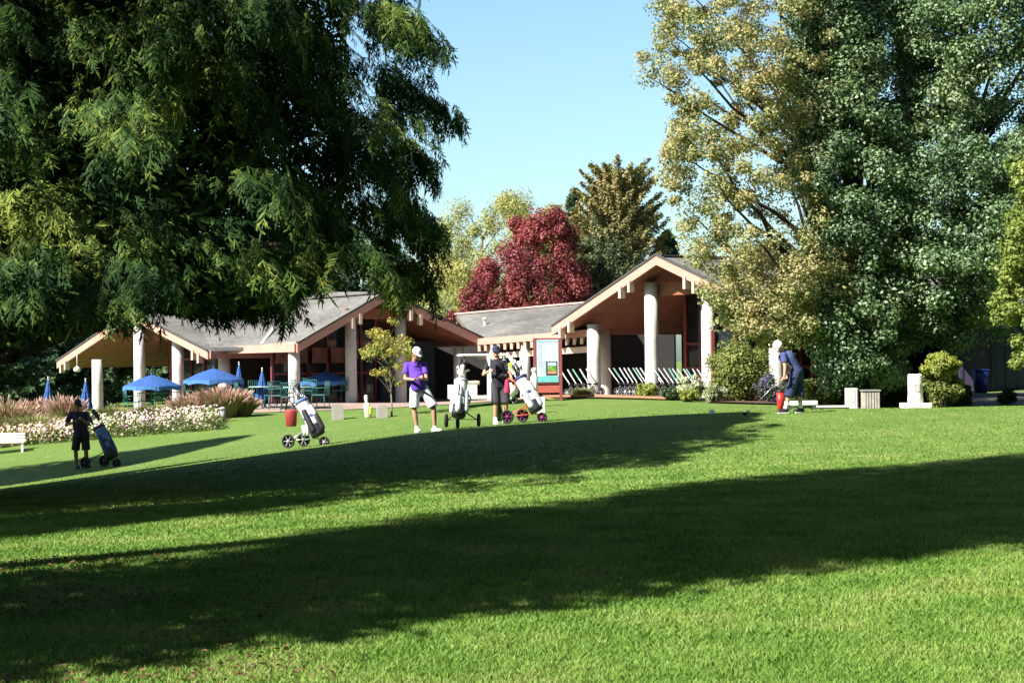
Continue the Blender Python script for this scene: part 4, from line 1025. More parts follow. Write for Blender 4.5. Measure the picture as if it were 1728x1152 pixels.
tm = []
for (px, d, lab, r_) in ((1201, 34.6, 'white ball-shaped tee marker on the sunlit lawn', .065), (1262, 35.4, 'smaller white tee marker nearer the golfer', .035)):
    m_ = MB(); m_.ell((0, 0, r_ * .9), (r_, r_, r_), 16); m_.tube([(0, 0, -.06), (0, 0, r_ * .4)], .008, 6); o = m_.build('tee_marker', white_m, None); o.location = GP(px, d); props(o, lab, 'tee marker')

# ------------------------------------------------------------------ trolleys with bags
bagw = mat('white_nylon', (0.66, 0.66, 0.70), .6, .08, 5, .2); bagb = mat('blue_nylon', (0.09, 0.16, 0.42), .6, .1, 5, .2); bagk = mat('black_nylon', (0.02, 0.02, 0.028), .6, .1)
bagn = mat('navy_nylon', (0.03, 0.04, 0.14), .6, .1, 5); bags = mat('silver_nylon', (0.42, 0.46, 0.52), .5, .1, 5)
orange_m = mat('orange_enamel', (0.75, 0.12, 0.03), .35, .05); silver_m = mat('silver_tube', (.6, .6, .62), .35, .05, metal=.6); dgrey_m = mat('dark_grey_tube', (.05, .05, .055), .4, .1); teal_m = mat('teal_enamel', (.02, .16, .15), .4, .1)
def wheel_mb(c, r, w, axis_='y'):
    R = Matrix.Rotation(rad(90), 3, 'X') if axis_ == 'y' else Matrix.Rotation(rad(90), 3, 'Y')
    tyre = MB(); tyre.lathe([(r * .78, -w / 2), (r * .96, -w / 2), (r, -w * .25), (r, w * .25), (r * .96, w / 2), (r * .78, w / 2), (r * .76, 0), (r * .78, -w / 2)], c, 24, axis=R)
    hub = MB(); hub.lathe([(.03, -w * .6), (.03, w * .6)], c, 12, axis=R)
    ax1 = R @ V((1, 0, 0)); ax2 = R @ V((0, 1, 0))
    for k in range(6):
        t = k * math.pi / 3; hub.beam(V(c), V(c) + (ax1 * math.cos(t) + ax2 * math.sin(t)) * r * .8, .02, .014)
    return tyre, hub
def trolley(px, d, rz, label, frame, rimm, bag_label, c_main, c_trim, c_pocket, club_label, group, nclub=8, covers=(), lean=.50, wheel_r=.15):
    b = GP(px, d); root = empty('golf_trolley', b, rz, label=label, cat='golf trolley')
    f = MB(); f.tube([(.46, 0, .15), (.30, 0, .20), (-.22, 0, .92), (-.48, 0, 1.05)], .016, 8)
    for s in (-1, 1): f.tube([(.10, 0, .42), (-.22, s * .34, wheel_r)], .013, 8); f.tube([(.30, 0, .20), (-.18, s * .30, wheel_r + .02)], .009, 6)
    f.box((.16, 0, .36), (.10, .20, .03), R=Matrix.Rotation(-.95, 3, 'Y').transposed()); f.build('frame', frame, root)
    h = MB(); h.tube([(-.46, -.11, 1.07), (-.52, -.06, 1.06), (-.53, 0, 1.05), (-.52, .06, 1.06), (-.46, .11, 1.07)], .018, 8); h.box((-.44, 0, 1.07), (.12, .12, .05)); h.build('handle', bagk, root)
    for c in ((.46, 0, wheel_r * .8), (-.22, .36, wheel_r), (-.22, -.36, wheel_r)):
        t, hb_ = wheel_mb(c, c[2], .05); w = t.build('wheel', rubber_m, root); hb_.build('rim', rimm, w)
    reg(root)
    # bag: leaning back on the frame
    ang = lean; ax = V((-math.sin(ang), 0, math.cos(ang))); o = V((.33, 0, .27)); Rm = Matrix.Rotation(-ang, 3, 'Y')
    bg2 = empty('golf_bag', b, rz, label=bag_label, cat='golf bag')
    m = MB(); m.lathe([(.095, 0), (.145, .02), (.152, .3), (.140, .55), (.145, .80), (.15, .86), (.132, .86), (.12, .80)], o, 20, axis=Rm, sx=1.0, sy=1.0); bb_ = m.build('bag_body', c_main, bg2)
    m = MB(); m.lathe([(.153, 0), (.157, .03), (.153, .06)], o + ax * .80, 20, axis=Rm); m.build('collar', c_trim, bg2)
    m = MB(); m.lathe([(.10, -.012), (.152, .0), (.158, .05), (.157, .22), (.150, .25)], o, 20, axis=Rm); m.build('base_cup', bagk, bg2)
    m = MB(); m.lathe([(.146, 0), (.149, .04), (.146, .08)], o + ax * .40, 20, axis=Rm); m.build('band', c_trim, bg2)
    m = MB(); m.box(o + ax * .865, (.012, .20, .012), R=Rm); m.box(o + ax * .865, (.20, .010, .010), R=Rm); m.build('divider', bagk, bg2)
    fw = Rm @ V((1, 0, 0))
    m = MB(); m.cap(o + ax * .12 + fw * .12, o + ax * .36 + fw * .12, .10, .095, 12, sq=.7, sqax=(0, 1, 0)); m.build('front_pocket', c_pocket, bg2)
    m = MB(); m.cap(o + ax * .46 + fw * .12, o + ax * .62 + fw * .11, .08, .07, 12); m.build('ball_pocket', c_main, bg2)
    for s in (-1, 1):
        m = MB(); m.cap(o + ax * .14 + V((0, s * .14, 0)), o + ax * .58 + V((0, s * .13, 0)), .075, .06, 12); m.build('side_pocket', c_trim if s > 0 else c_pocket, bg2)
    m = MB(); m.tube([o + ax * .74 + fw * .12, o + ax * .60 + fw * .19, o + ax * .40 + fw * .20, o + ax * .24 + fw * .17], .014, 6); m.build('strap', bagk, bg2)
    RZ = Matrix.Rotation(rz, 3, 'Z')
    for k in range(nclub):
        t = 2 * math.pi * k / nclub + .3; rr = .06 if k % 2 else .085; off = Rm @ V((rr * math.cos(t), rr * math.sin(t), 0))
        top = o + ax * (1.03 + .055 * (k % 4) + (.07 if k in covers else 0)) + off * 1.35; bot = o + ax * .62 + off
        cv = None
        cn = ''
        if k in covers: cv, cn = covers[k]
        club_thing(b + RZ @ bot, b + RZ @ top, club_label if cv is None else club_label.replace('iron standing', 'club with %s head cover standing' % cn), group=(group if cv is None else group.replace('irons', cn + '-covered clubs')), cover=cv)
    return b, root
cw = (mat('white_cover', (.78, .78, .78), .7), 'white'); ck = (mat('black_cover', (.03, .03, .035), .7), 'black'); cgn = (mat('green_cover', (.35, .5, .06), .7), 'lime green'); cpk = mat('magenta_cover', (.35, .03, .10), .7); cor = mat('orange_cover', (.7, .3, .1), .7)
trolley(515, 36.0, rad(-20), 'silver trolley with dark spoked wheels standing alone left of the players', silver_m, silver_m, 'white and blue golf bag with black base on the lone silver trolley', bagw, bagb, bagk, 'iron standing in the lone white and blue bag', 'irons in the white and blue bag', 9, {1: ck})
trolley(778, 36.3, rad(-97), 'dark three-wheeled trolley between the man in purple and the man in black', dgrey_m, dgrey_m, 'white and silver golf bag seen end-on beside the man in purple', bagw, bags, bagw, 'iron standing in the white and silver bag', 'irons in the white and silver bag', 8, {0: cw, 3: ck, 5: cw, 7: ck})
trolley(884, 37.0, rad(-28), 'bright orange framed trolley beside the man in black', orange_m, mat('plum_rim', (.2, .03, .12), .4), 'white golf bag with blue straps on the orange trolley', bagw, bagn, bags, 'iron standing in the bag on the orange trolley', 'irons in the bag on the orange trolley', 9, {0: cw, 2: cw, 4: cw, 5: cgn, 7: cw})
trolley(172, 41.4, rad(-25), 'dark trolley in the shade in front of the man at far left', dgrey_m, dgrey_m, 'blue golf bag with dark base in the shade at far left', bagb, bagk, bagn, 'iron standing in the blue bag at far left', 'irons in the blue bag', 7, {1: ck, 4: ck, 6: ck})
# things hung on the trolleys
b1 = GP(515, 36.0)
m_ = MB(); m_.lathe([(.09, .04), (.105, .06), (.12, .36), (.105, .40)], (0, 0, 0), 16, sx=1.1, sy=.75); co = m_.build('cooler_bag', mat('maroon_nylon', (.26, .03, .03), .6), None)
co.location = b1 + V((-.30, .02, .42)); props(co, 'maroon cooler bag hanging at the left of the lone silver trolley', 'cooler bag')
m_ = MB(); m_.tube([(-.12, 0, .36), (-.10, 0, .60), (-.06, 0, .66), (.12, 0, .36)], .012, 6); m_.build('handle', bagk, co)
for (q, lab, mt, sz) in (((.02, -.12, .48), 'white towel hanging from the lone silver trolley', whitec_m, .22),):
    m_ = MB(); n = 9; vs = []; 
    for s in (0, .012):
        for i in range(n):
            for j in range(4): vs.append((-.08 + .16 * i / (n - 1), s + .018 * math.sin(i * 1.7) * (j + 1) / 3, -sz * j / 3))
    fs = [(i * 4 + j, (i + 1) * 4 + j, (i + 1) * 4 + j + 1, i * 4 + j + 1) for i in range(n - 1) for j in range(3)]
    k = n * 4; fs += [tuple(k + a for a in reversed(f)) for f in fs]; fs += [(i * 4, k + i * 4, k + (i + 1) * 4, (i + 1) * 4) for i in range(n - 1)] + [(i * 4 + 3, (i + 1) * 4 + 3, k + (i + 1) * 4 + 3, k + i * 4 + 3) for i in range(n - 1)]
    m_.add(vs, fs, 0, True); o = m_.build('towel', mt, None); o.location = b1 + V(q); props(o, lab, 'towel')
b3_ = GP(884, 37.0)
m_ = MB(); m_.cap((0, 0, 0), (0, 0, -.22), .05, .07, 12, sq=.6); o = m_.build('pouch', cpk, None, bevel=0); o.location = b3_ + V((-.36, -.02, .93)); props(o, 'magenta pouch hanging at the handle of the orange trolley', 'pouch')
m_ = MB(); m_.cap((0, 0, 0), (.04, 0, -.42), .035, .10, 12, sq=.35); o = m_.build('towel', green_m, None); o.location = b2 + V((.0, .10, .58)); props(o, 'dark green towel hanging beside the legs of the man in black', 'towel')

# rental pull trolleys parked in rows under the right gable
rw = mat('white_bracket', (.36, .39, .40), .5); rg = mat('mint_bracket', (.14, .32, .29), .5)
def rental(hm, label, group):
    r = empty('pull_trolley', (0, 0, 0), label=label, cat='pull trolley', group=group)
    m = MB(); m.tube([(-.36, 0, .84), (-.02, 0, .38), (.10, 0, .12)], .014, 6); m.tube([(.0, -.26, .15), (.0, 0, .36), (.0, .26, .15)], .010, 6); m.build('frame', silver_m, r)
    m = MB(); m.beam((-.40, 0, .90), (-.17, 0, .58), .038, .035); m.build('handle', hm, r)
    m = MB(); m.box((-.02, 0, .40), (.06, .20, .06)); m.build('cradle', dgrey_m, r)
    for s in (-1, 1):
        t, h_ = wheel_mb((0, s * .27, .14), .14, .035); w = t.build('wheel', rubber_m, r); h_.build('rim', silver_m, w)
    return reg(r)
ra = rental(rw, 'white-handled pull trolley parked in the long row under the right gable', 'white-handled rental trolleys'); rb = rental(rg, 'mint-handled pull trolley parked in the long row under the right gable', 'mint-handled rental trolleys')
used = set(); spots = []
for i in range(5): spots.append((964 + i * 10.5, 54.6 - i * .12, -38 + random.uniform(-5, 5)))
for i in range(20): spots.append((1046 + i * 7.9 + random.uniform(-2.2, 2.2), 53.2 - i * .13 + random.uniform(-.1, .1), -32 + random.uniform(-7, 7)))
for i, (px, d, a) in enumerate(spots):
    pr = rb if i % 4 == 2 else ra; loc = GP(px, d); rz = rad(a + random.uniform(-4, 4))
    col = 'mint' if pr is rb else 'white'; wh = 'left of the first two gable columns' if px < 1000 else ('in the row left of the tall gable column' if px < 1095 else 'in the row right of the tall gable column')
    lb = col + '-handled rental pull trolley ' + wh; gg = col + '-handled trolleys ' + wh
    if pr.name not in used: used.add(pr.name); pr.location = loc; pr.rotation_euler = (0, 0, rz); pr['label'] = lb; pr['group'] = gg
    else: dup(pr, None, loc, rz, lb, gg)

# ------------------------------------------------------------------ patio furniture
umb_m = mat('blue_canvas', (0.025, 0.085, 0.28), .8, .12, 4); teal2 = mat('teal_frame', (.02, .12, .12), .5, .1)
def umbrella_open(px, d, ytop, w, label, tilt=0):
    b = GP(px, d); H = P(px, ytop, d).z - b.z; R = w / 2 / F * d * 1.06; r = empty('patio_umbrella', b, random.uniform(0, .7), label=label, cat='umbrella')
    n = 8; m = MB(); vs = [V((0, 0, H))]; h = .20 * R * 2
    for k, (q, zz) in enumerate(((.5, .42), (1.0, 1.0))):
        for i in range(n * 3):
            t = 2 * math.pi * i / (n * 3); f = 1 - .055 * (1 - math.cos(t * n)) * .5 * q - (0.0)
            vs.append(V((R * q * f * math.cos(t), R * q * f * math.sin(t), H - h * zz - .03 * R * (1 - math.cos(t * n)) * -.5 * q)))
    N = n * 3; fs = [(0, 1 + i, 1 + (i + 1) % N) for i in range(N)] + [(1 + i, 1 + N + i, 1 + N + (i + 1) % N, 1 + (i + 1) % N) for i in range(N)]
    m.add(vs, fs, 0, False); ca = m.build('canopy', umb_m, r); sm = ca.modifiers.new('s', 'SOLIDIFY'); sm.thickness = .008
    m = MB(); vs = []
    for i in range(N):
        p = V(vs_ := (0, 0, 0)); t = 2 * math.pi * i / N; f = 1 - .055 * (1 - math.cos(t * n)) * .5
        x, y = R * f * math.cos(t), R * f * math.sin(t); z = H - h + .03 * R * (1 - math.cos(t * n)) * .5
        vs += [V((x, y, z)), V((x * 1.005, y * 1.005, z - .13 - .02 * math.cos(t * n * 1)))]
    m.add(vs, [(2 * i, 2 * i + 1, 2 * ((i + 1) % N) + 1, 2 * ((i + 1) % N)) for i in range(N)]); va = m.build('valance', mat('pale_blue_trim2', (.05, .16, .42), .8), ca); va.modifiers.new('s', 'SOLIDIFY').thickness = .006
    m = MB(); m.ell((0, 0, H + .03), (.035, .035, .05), 10); m.build('finial', umb_m, r)
    m = MB(); m.tube([(0, 0, 0), (0, 0, H)], .02, 10); m.build('pole', silver_m, r)
    for i in range(n):
        t = 2 * math.pi * i / n; m = MB(); m.tube([(0, 0, H - .05), (R * .96 * math.cos(t), R * .96 * math.sin(t), H - h * .98)], .007, 5); m.build('rib', dgrey_m, r)
    return r
def umbrella_closed(px, d, ytop, ybot, label):
    b = GP(px, d); H = P(px, ytop, d).z - b.z; Zb = max(.3, P(px, ybot, d).z - b.z); r = empty('patio_umbrella', b, 0, label=label, cat='umbrella')
    m = MB(); n = 36; vs = []; pr = [(.02, 0), (.055, .12), (.09, .35), (.14, .65), (.19, .92), (.17, 1.0)]
    for (rr, q) in pr:
        for i in range(n):
            t = 2 * math.pi * i / n; f = 1 + .35 * math.cos(t * 8) * min(1, q * 1.6); vs.append(V((rr * f * math.cos(t), rr * f * math.sin(t), H - .08 - (H - .08 - Zb) * q)))
    fs = [(j * n + i, (j + 1) * n + i, (j + 1) * n + (i + 1) % n, j * n + (i + 1) % n) for j in range(len(pr) - 1) for i in range(n)]; fs.append(tuple(range(n)))
    m.add(vs, fs, 0, True); m.build('canopy', umb_m, r)
    m = MB(); m.lathe([(.10, 0), (.105, .03), (.10, .06)], (0, 0, Zb + (H - Zb) * .55), 14); m.build('tie', mat('navy_tie', (.02, .05, .2), .8) if 'navy_tie' not in bpy.data.materials else bpy.data.materials['navy_tie'], r)
    m = MB(); m.tube([(0, 0, 0), (0, 0, H)], .02, 10); m.ell((0, 0, H), (.03, .03, .045), 10); m.build('pole', silver_m, r); return r
umbrella_open(257, 57.5, 632, 93, 'open blue umbrella by the sunlit column at left')
umbrella_open(361, 57.5, 621, 96, 'open blue umbrella above the pink ornamental grass')
umbrella_open(551, 58.2, 626, 84, 'open dark blue umbrella in shade behind the lone trolley')
umbrella_closed(82, 56.5, 637, 692, 'closed blue umbrella furthest left, above the pink grasses')
umbrella_closed(145, 57.0, 640, 690, 'closed blue umbrella behind the man in the shade')
umbrella_closed(443, 53.5, 622, 682, 'closed blue umbrella beside the green patio tables')
umbrella_closed(404, 58.5, 612, 668, 'closed dark blue umbrella under the shaded roof corner')
def chair():
    r = empty('patio_chair', (0, 0, 0), label='x', cat='chair')
    m = MB(); m.box((0, 0, .44), (.44, .44, .03)); m.build('seat', teal2, r, bevel=.008)
    m = MB(); m.tube([(-.21, .21, .44), (-.20, .26, .88), (.20, .26, .88), (.21, .21, .44)], .012, 6)
    for i in range(5): m.tube([(-.13 + i * .065, .22, .46), (-.13 + i * .065, .26, .87)], .007, 5)
    m.build('backrest', teal2, r)
    for sx in (-1, 1):
        for sy in (-1, 1): m = MB(); m.tube([(sx * .20, sy * .20, .43), (sx * .22, sy * .22, 0)], .012, 6); m.build('leg', teal2, r)
        m = MB(); m.tube([(sx * .23, .22, .66), (sx * .23, -.18, .66), (sx * .21, -.2, .43)], .011, 6); m.build('armrest', teal2, r)
    return reg(r)
def table():
    r = empty('patio_table', (0, 0, 0), label='x', cat='table')
    m = MB(); m.lathe([(.0, .70), (.50, .70), (.52, .715), (.50, .73), (.0, .73)], (0, 0, 0), 24); m.build('tabletop', teal2 if 0 else mat('pale_tabletop', (.30, .42, .42), .35), r)
    m = MB(); m.tube([(0, 0, .05), (0, 0, .70)], .03, 8)
    for k in range(4): m.tube([(0, 0, .25), (.32 * math.cos(k * 1.571), .32 * math.sin(k * 1.571), .01)], .016, 6)
    m.build('pedestal', teal2, r); return reg(r)
ch0 = chair(); ft = table()
tabs = [(447, 53.5, 'teal patio table under the closed umbrella at the lawn edge'), (551, 58.2, 'patio table under the dark blue open umbrella'), (505, 52.3, 'patio table behind the lone trolley'), (361, 57.5, 'patio table under the umbrella above the pink grass'), (257, 57.5, 'patio table under the umbrella by the sunlit column')]
first = True; fc = True
for ti, (px, d, lab) in enumerate(tabs):
    b = GP(px, d)
    if first: ft.location = b; ft['label'] = lab; first = False
    else: dup(ft, None, b, 0, lab)
    for k in range(4):
        a = k * math.pi / 2 + .5 + ti * .4; loc = b + V((.72 * math.cos(a), .72 * math.sin(a), 0)); loc.z = G(loc.x, loc.y) + .02; rz = a - math.pi / 2
        lab2 = 'teal slatted chair ' + ('right of', 'behind', 'left of', 'in front of')[int(round(a / (math.pi / 2))) % 4] + ' the ' + lab.replace('teal ', '').replace('patio ', ''); g2 = 'chairs round the ' + lab.replace('teal ', '').replace('patio ', '')
        if fc: ch0.location = loc; ch0.rotation_euler = (0, 0, rz); ch0['label'] = lab2; ch0['group'] = g2; fc = False
        else: dup(ch0, None, loc, rz, lab2, g2)

# ------------------------------------------------------------------ other things on the lawn edge
def boxthing(name, px, d, size, m, label, cat, rz=0, bevel=.02, dz=0):
    b = GP(px, d); o = MB().box((0, 0, size[2] / 2 - .03 + dz), size).build(name, m, None, bevel=bevel); o.location = b; o.rotation_euler = (0, 0, rz); return props(o, label, cat)
pl_m = mat('pale_concrete', (.33, .31, .29), .9, .1, 6, .3)
def planter(px, d, w, h, label):
    b = GP(px, d); r = empty('planter', b, .15, label=label, cat='planter')
    m = MB(); w2 = w / 2; t = .05
    for (c, s) in (((0, -w2 + t / 2), (w, t)), ((0, w2 - t / 2), (w, t)), ((-w2 + t / 2, 0), (t, w - 2 * t)), ((w2 - t / 2, 0), (t, w - 2 * t))): m.box((c[0], c[1], h / 2 - .02), (s[0], s[1], h))
    m.build('box', pl_m, r); MB().box((0, 0, h - .07), (w - .105, w - .105, .04)).build('soil', soil_m, r); return r
planter(570, 47.5, .32, .44, 'pale square planter left, near the dark blue umbrella'); planter(645, 47.3, .30, .36, 'smaller pale planter under the young tree')
# golf bag with cream cover standing by the patio
b = GP(622, 47.5); r = empty('golf_bag', b, 0, label='slim cream golf bag with a white club cover standing between the two planters', cat='golf bag')
MB().lathe([(.09, 0), (.11, .03), (.10, .3), (.085, .42)], (0, 0, 0), 16, axis=Matrix.Rotation(-.12, 3, 'Y')).build('bag_body', mat('cream_nylon', (.55, .52, .40), .7), r)
MB().cap((-.05, 0, .40), (-.07, 0, .60), .04, .055, 12).build('head_cover', cw[0], r); MB().cap((.06, -.06, .12), (.07, -.06, .28), .05, .05, 10).build('pocket', cgn[0], r)
# bollard by the pink grasses
b = GP(376, 48.3); r = empty('bollard', b, label='short grey bollard at the lawn edge by the pink grass', cat='bollard')
MB().lathe([(.075, -.05), (.075, .36)], (0, 0, 0), 16).build('post', mat('grey_enamel', (.28, .28, .34), .5), r); MB().lathe([(.085, .36), (.09, .40), (.05, .44)], (0, 0, 0), 16).build('cap', mat('grey_enamel2', (.34, .34, .38), .5), r)
# white slatted bench at the far left
b = GP(6, 45.3); r = empty('bench', b, rad(12), label='white slatted bench cut off by the left edge', cat='bench')
for k in range(3): MB().box((0, -.12 + k * .13, .30), (1.1, .10, .03)).build('seat_slat', white_m, r)
for k in range(3): MB().box((0, .20 + k * .02, .36 + k * .08), (1.1, .025, .06)).build('backrest_slat', white_m, r)
for sx in (-1, 1):
    for y in (-.12, .18): MB().box((sx * .50, y, .14), (.06, .06, .30)).build('leg', white_m, r)
# poster board
pb = GP(925, 50.0); r = empty('notice_board', pb, rad(-6), label='poster board with a pale blue poster in a maroon frame', cat='notice board')
zt = P(925, 573, 50).z - pb.z; zb = P(925, 645, 50).z - pb.z; wp = .33
for sx in (-1, 1): MB().box((sx * .39, .02, (zt + .05) / 2 - .05), (.09, .10, zt + .15)).build('post', mar_m, r)
MB().box((0, .03, (zt + zb) / 2), (.69, .05, zt - zb + .1)).build('backing', mar_m, r); MB().box((0, .03, zb - .20), (.69, .05, .22)).build('lower_panel', mat('rust_panel', (.32, .07, .05), .7), r)
po = MB().box((0, -.01, (zt + zb) / 2), (.66, .025, zt - zb)).build('poster', mat('poster_blue', (.34, .43, .50), .5, .15, 1.5, col2=(.46, .52, .57)), r)
Hh = zt - zb
MB().box((0, -.026, zb + .10), (.655, .005, .17)).build('teal_band', mat('poster_teal', (.10, .36, .38), .5, .1), po)
MB().box((0, -.027, zt - .05), (.62, .005, .03)).build('title_line', mat('poster_title', (.22, .40, .50), .5), po)
m_ = MB()
for k in range(15):
    w_ = .16 * random.uniform(.7, 1); m_.box((-.21 + (w_ - .16) / 2, -.026, zt - .16 - k * .045), (w_, .004, .010))
m_.build('text_lines', mat('poster_text', (.25, .35, .45), .6), po)
MB().box((.12, -.028, zb + .42), (.34, .006, .42)).build('inset_photo', mat('inset_dark', (.03, .035, .04), .4), po)
MB().box((.13, -.033, zb + .55), (.26, .004, .10)).build('inset_sky', mat('inset_sky', (.35, .45, .7), .4), po); MB().box((.13, -.033, zb + .42), (.26, .004, .14)).build('inset_grass', mat('inset_green', (.12, .28, .05), .4, .5, 12), po); MB().box((.13, -.033, zb + .30), (.26, .004, .08)).build('inset_path', mat('inset_tan', (.4, .2, .1), .4), po)
# white post and box beside the board
b = GP(902, 47.5); r = empty('ball_washer', b, label='white post with a rounded top between trolley and poster board', cat='post')
hh = P(902, 620, 47.5).z - b.z
MB().lathe([(.10, -.03), (.10, hh - .26), (.06, hh - .22), (.06, hh - .16)], (0, 0, 0), 16).build('post', white_m, r); MB().ell((0, 0, hh - .08), (.085, .085, .085), 14).build('top', white_m, r)
boxthing('utility_box', 914, 44.5, (.20, .20, .46), mat('pale_green_plastic', (.60, .70, .62), .5), 'small pale box standing right of the orange trolley', 'box')
# right-hand group: red bin, bench, bins, stone pillar
b = GP(1317, 36.5); r = empty('litter_bin', b, label='narrow red bin behind the golfer\'s hands', cat='bin')
MB().lathe([(.06, -.02), (.085, .42)], (0, 0, 0), 18).build('bucket', mat('red_plastic', (.62, .03, .025), .4), r); MB().lathe([(.09, .41), (.094, .43), (.09, .45), (.07, .45)], (0, 0, 0), 18).build('rim', mat('dark_rim', (.05, .02, .02), .4), r)
b = GP(1352, 38.5); r = empty('bench', b, rad(3), label='low white bench behind the golfer\'s legs', cat='bench')
MB().box((0, 0, .16), (.72, .26, .10)).build('seat', white_m, r, bevel=.01)
for s in (-1, 1): MB().box((s * .29, 0, .05), (.08, .22, .12)).build('leg', mat('dark_leg', (.06, .07, .09), .5), r)
b = GP(1408, 39.0); o = MB().box((0, 0, .07), (.95, .12, .04)).build('plank', white_m, None); MB().box((-.3, 0, .02), (.08, .1, .06)).build('foot', mat('dark_leg2', (.06, .07, .09), .5), o); MB().box((.3, 0, .02), (.08, .1, .06)).build('foot', bpy.data.materials['dark_leg2'], o); o.location = b; props(o, 'long thin white plank rail between bench and slatted bin', 'rail')
b = GP(1437, 40.0); r = empty('cabinet', b, label='white ribbed box touching the slatted bin on its left', cat='box')
MB().box((0, 0, .24), (.26, .30, .52)).build('body', mat('off_white_boards', (.62, .60, .60), .7), r, bevel=.01)
m_ = MB(); [m_.box((-.10 + k * .05, -.155, .24), (.012, .012, .46)) for k in range(5)]; m_.build('ribs', mat('grey_ribs', (.45, .43, .44), .7), r)
b = GP(1469, 39.5); r = empty('litter_bin', b, rad(-4), label='square slatted timber litter bin with a flat lid', cat='bin'); tb = mat('weathered_slats', (.34, .31, .28), .8, .2, 8)
for s in range(4):
    a_ = s * math.pi / 2; m_ = MB()
    for k in range(6): m_.box(V((math.cos(a_) * .19 - math.sin(a_) * (-.16 + k * .064), math.sin(a_) * .19 + math.cos(a_) * (-.16 + k * .064), .20)), (.018, .046, .42), rz=a_)
    m_.build('slat_panel', tb, r)
MB().box((0, 0, .20), (.33, .33, .38)).build('liner', bagk, r); MB().box((0, 0, .435), (.45, .45, .035)).build('lid', mat('grey_lid', (.22, .21, .20), .7), r, bevel=.008)
b = GP(1545, 38.5); r = empty('stone_pillar', b, label='short pale round stone pillar on a flat square base', cat='pillar'); stn = mat('pale_stone', (.72, .69, .64), .95, .16, 9, .9, bscale=22)
hh = P(1545, 631, 38.5).z - b.z
MB().lathe([(.175, .06), (.178, .2), (.168, .35), (.172, .5), (.166, hh - .03), (.155, hh)], (0, 0, 0), 22).build('shaft', stn, r)
MB().box((0, 0, .06), (.62, .55, .12)).build('base', stn, r, bevel=.01); m_ = MB(); m_.box((0, -.172, hh * .6), (.12, .012, .16)); m_.build('plaque', mat('worn_plaque', (.42, .40, .37), .8, .3, 20), r)
b = GP(1655, 57.0); r = empty('recycling_bin', b, label='blue wheeled bin against the blue-grey building', cat='bin')
MB().lathe([(.24, .04), (.31, .80)], (0, 0, 0), 4, axis=Matrix.Rotation(.785, 3, 'Z')).build('body', mat('blue_plastic', (.01, .025, .14), .4), r); MB().box((0, 0, .83), (.48, .50, .05)).build('lid', mat('blue_lid', (.008, .02, .12), .4), r, bevel=.01)
# golf cart behind the players
b = GP(815, 50.0); r = empty('golf_cart', b, rad(8), label='white golf cart with flat roof parked behind the players', cat='golf cart')
w_ = mat('cart_white', (.74, .75, .78), .35)
m_ = MB(); m_.add([(-1.0, y, z) for y in (-.52, .52) for z in (.22, .55)] + [(-.45, y, z) for y in (-.52, .52) for z in (.22, .60)] + [(.45, y, z) for y in (-.52, .52) for z in (.22, .34)] + [(1.05, y, z) for y in (-.48, .48) for z in (.22, .52)] + [(.62, y, z) for y in (-.5, .5) for z in (.22, .74)], [])
m_.box((-.62, 0, .42), (.78, 1.02, .42)); m_.box((.12, 0, .26), (.74, 1.02, .10)); m_.cap((.80, -.36, .45), (.80, .36, .45), .24, .24, 14, sq=.95); m_.build('body', w_, r)
MB().box((0, 0, 1.52), (1.45, 1.05, .07)).build('roof', w_, r, bevel=.03)
for sx in (-.62, .58):
    for sy in (-.45, .45): MB().tube([(sx, sy, .5), (sx * .95, sy, 1.5)], .018, 6).build('roof_post', dgrey_m, r)
MB().box((-.38, 0, .69), (.48, .98, .12)).build('seat', mat('beige_vinyl', (.45, .42, .36), .5), r, bevel=.03); MB().box((-.62, 0, .92), (.10, .98, .34)).build('backrest', bpy.data.materials['beige_vinyl'], r, bevel=.03)
MB().tube([(.45, -.25, .62), (.28, -.25, .92)], .018, 6).build('steering_column', dgrey_m, r); 
for sx in (-.62, .78):
    for sy in (-.45, .45):
        t, h_ = wheel_mb((sx, sy, .21), .21, .14); w = t.build('wheel', rubber_m, r); h_.build('rim', w_, w)
for s in (-1, 1): MB().ell((1.02, s * .32, .50), (.04, .07, .05), 10).build('headlight', glassmat('lamp_lens', (.6, .6, .6), .1) if 'lamp_lens' not in bpy.data.materials else bpy.data.materials['lamp_lens'], r)
# ------------------------------------------------------------------ shrubs and flowers
def bush(px, d, ytop, w, lm, n, leaf, label, name='shrub', cat='shrub', group=None, ncl=None, yb=None, depth=None, asp=.6):
    b = GP(px, d); H = P(px, ytop, d).z - b.z; R = w / 2 / F * d; root = empty(name, b, label=label, cat=cat, group=group)
    zb = 0 if yb is None else P(px, yb, d).z - b.z
    k = ncl or 40; dv = unit(RNG.normal(size=(k, 3))); rr = RNG.uniform(.45, .9, k)[:, None]
    c = dv * rr * np.array([R, depth or R * .8, (H - zb) / 2]) + np.array([b.x, b.y, b.z + zb + (H - zb) / 2])
    v, f = leaves(c, min(R, (H - zb) / 2) * .38, n, leaf, asp)
    npmesh('foliage', v, f, lm, root)
    mb = MB()
    for q in c[:10]: limb(mb, b + V((random.uniform(-.05, .05), 0, 0)), q, .025, .006, .1)
    mb.build('stem', bark_d, root, world=True); return root
shr = leafmat('olive_shrub', [(.07, .10, .02), (.13, .17, .035), (.20, .24, .05), (.27, .28, .08)], .25, 1.5)
shd = leafmat('dark_shrub', [(.02, .05, .015), (.04, .085, .025), (.07, .12, .03)], .2, 1.5)
shy = leafmat('yellow_shrub', [(.15, .20, .03), (.26, .31, .05), (.38, .40, .08)], .3, 1.5)
shw = leafmat('variegated_shrub', [(.10, .15, .05), (.25, .30, .12), (.55, .58, .40), (.75, .74, .62)], .2, 3)
pur = leafmat('purple_flower_shrub', [(.03, .06, .02), (.06, .09, .04), (.10, .09, .17), (.2, .17, .36)], .2, 3)
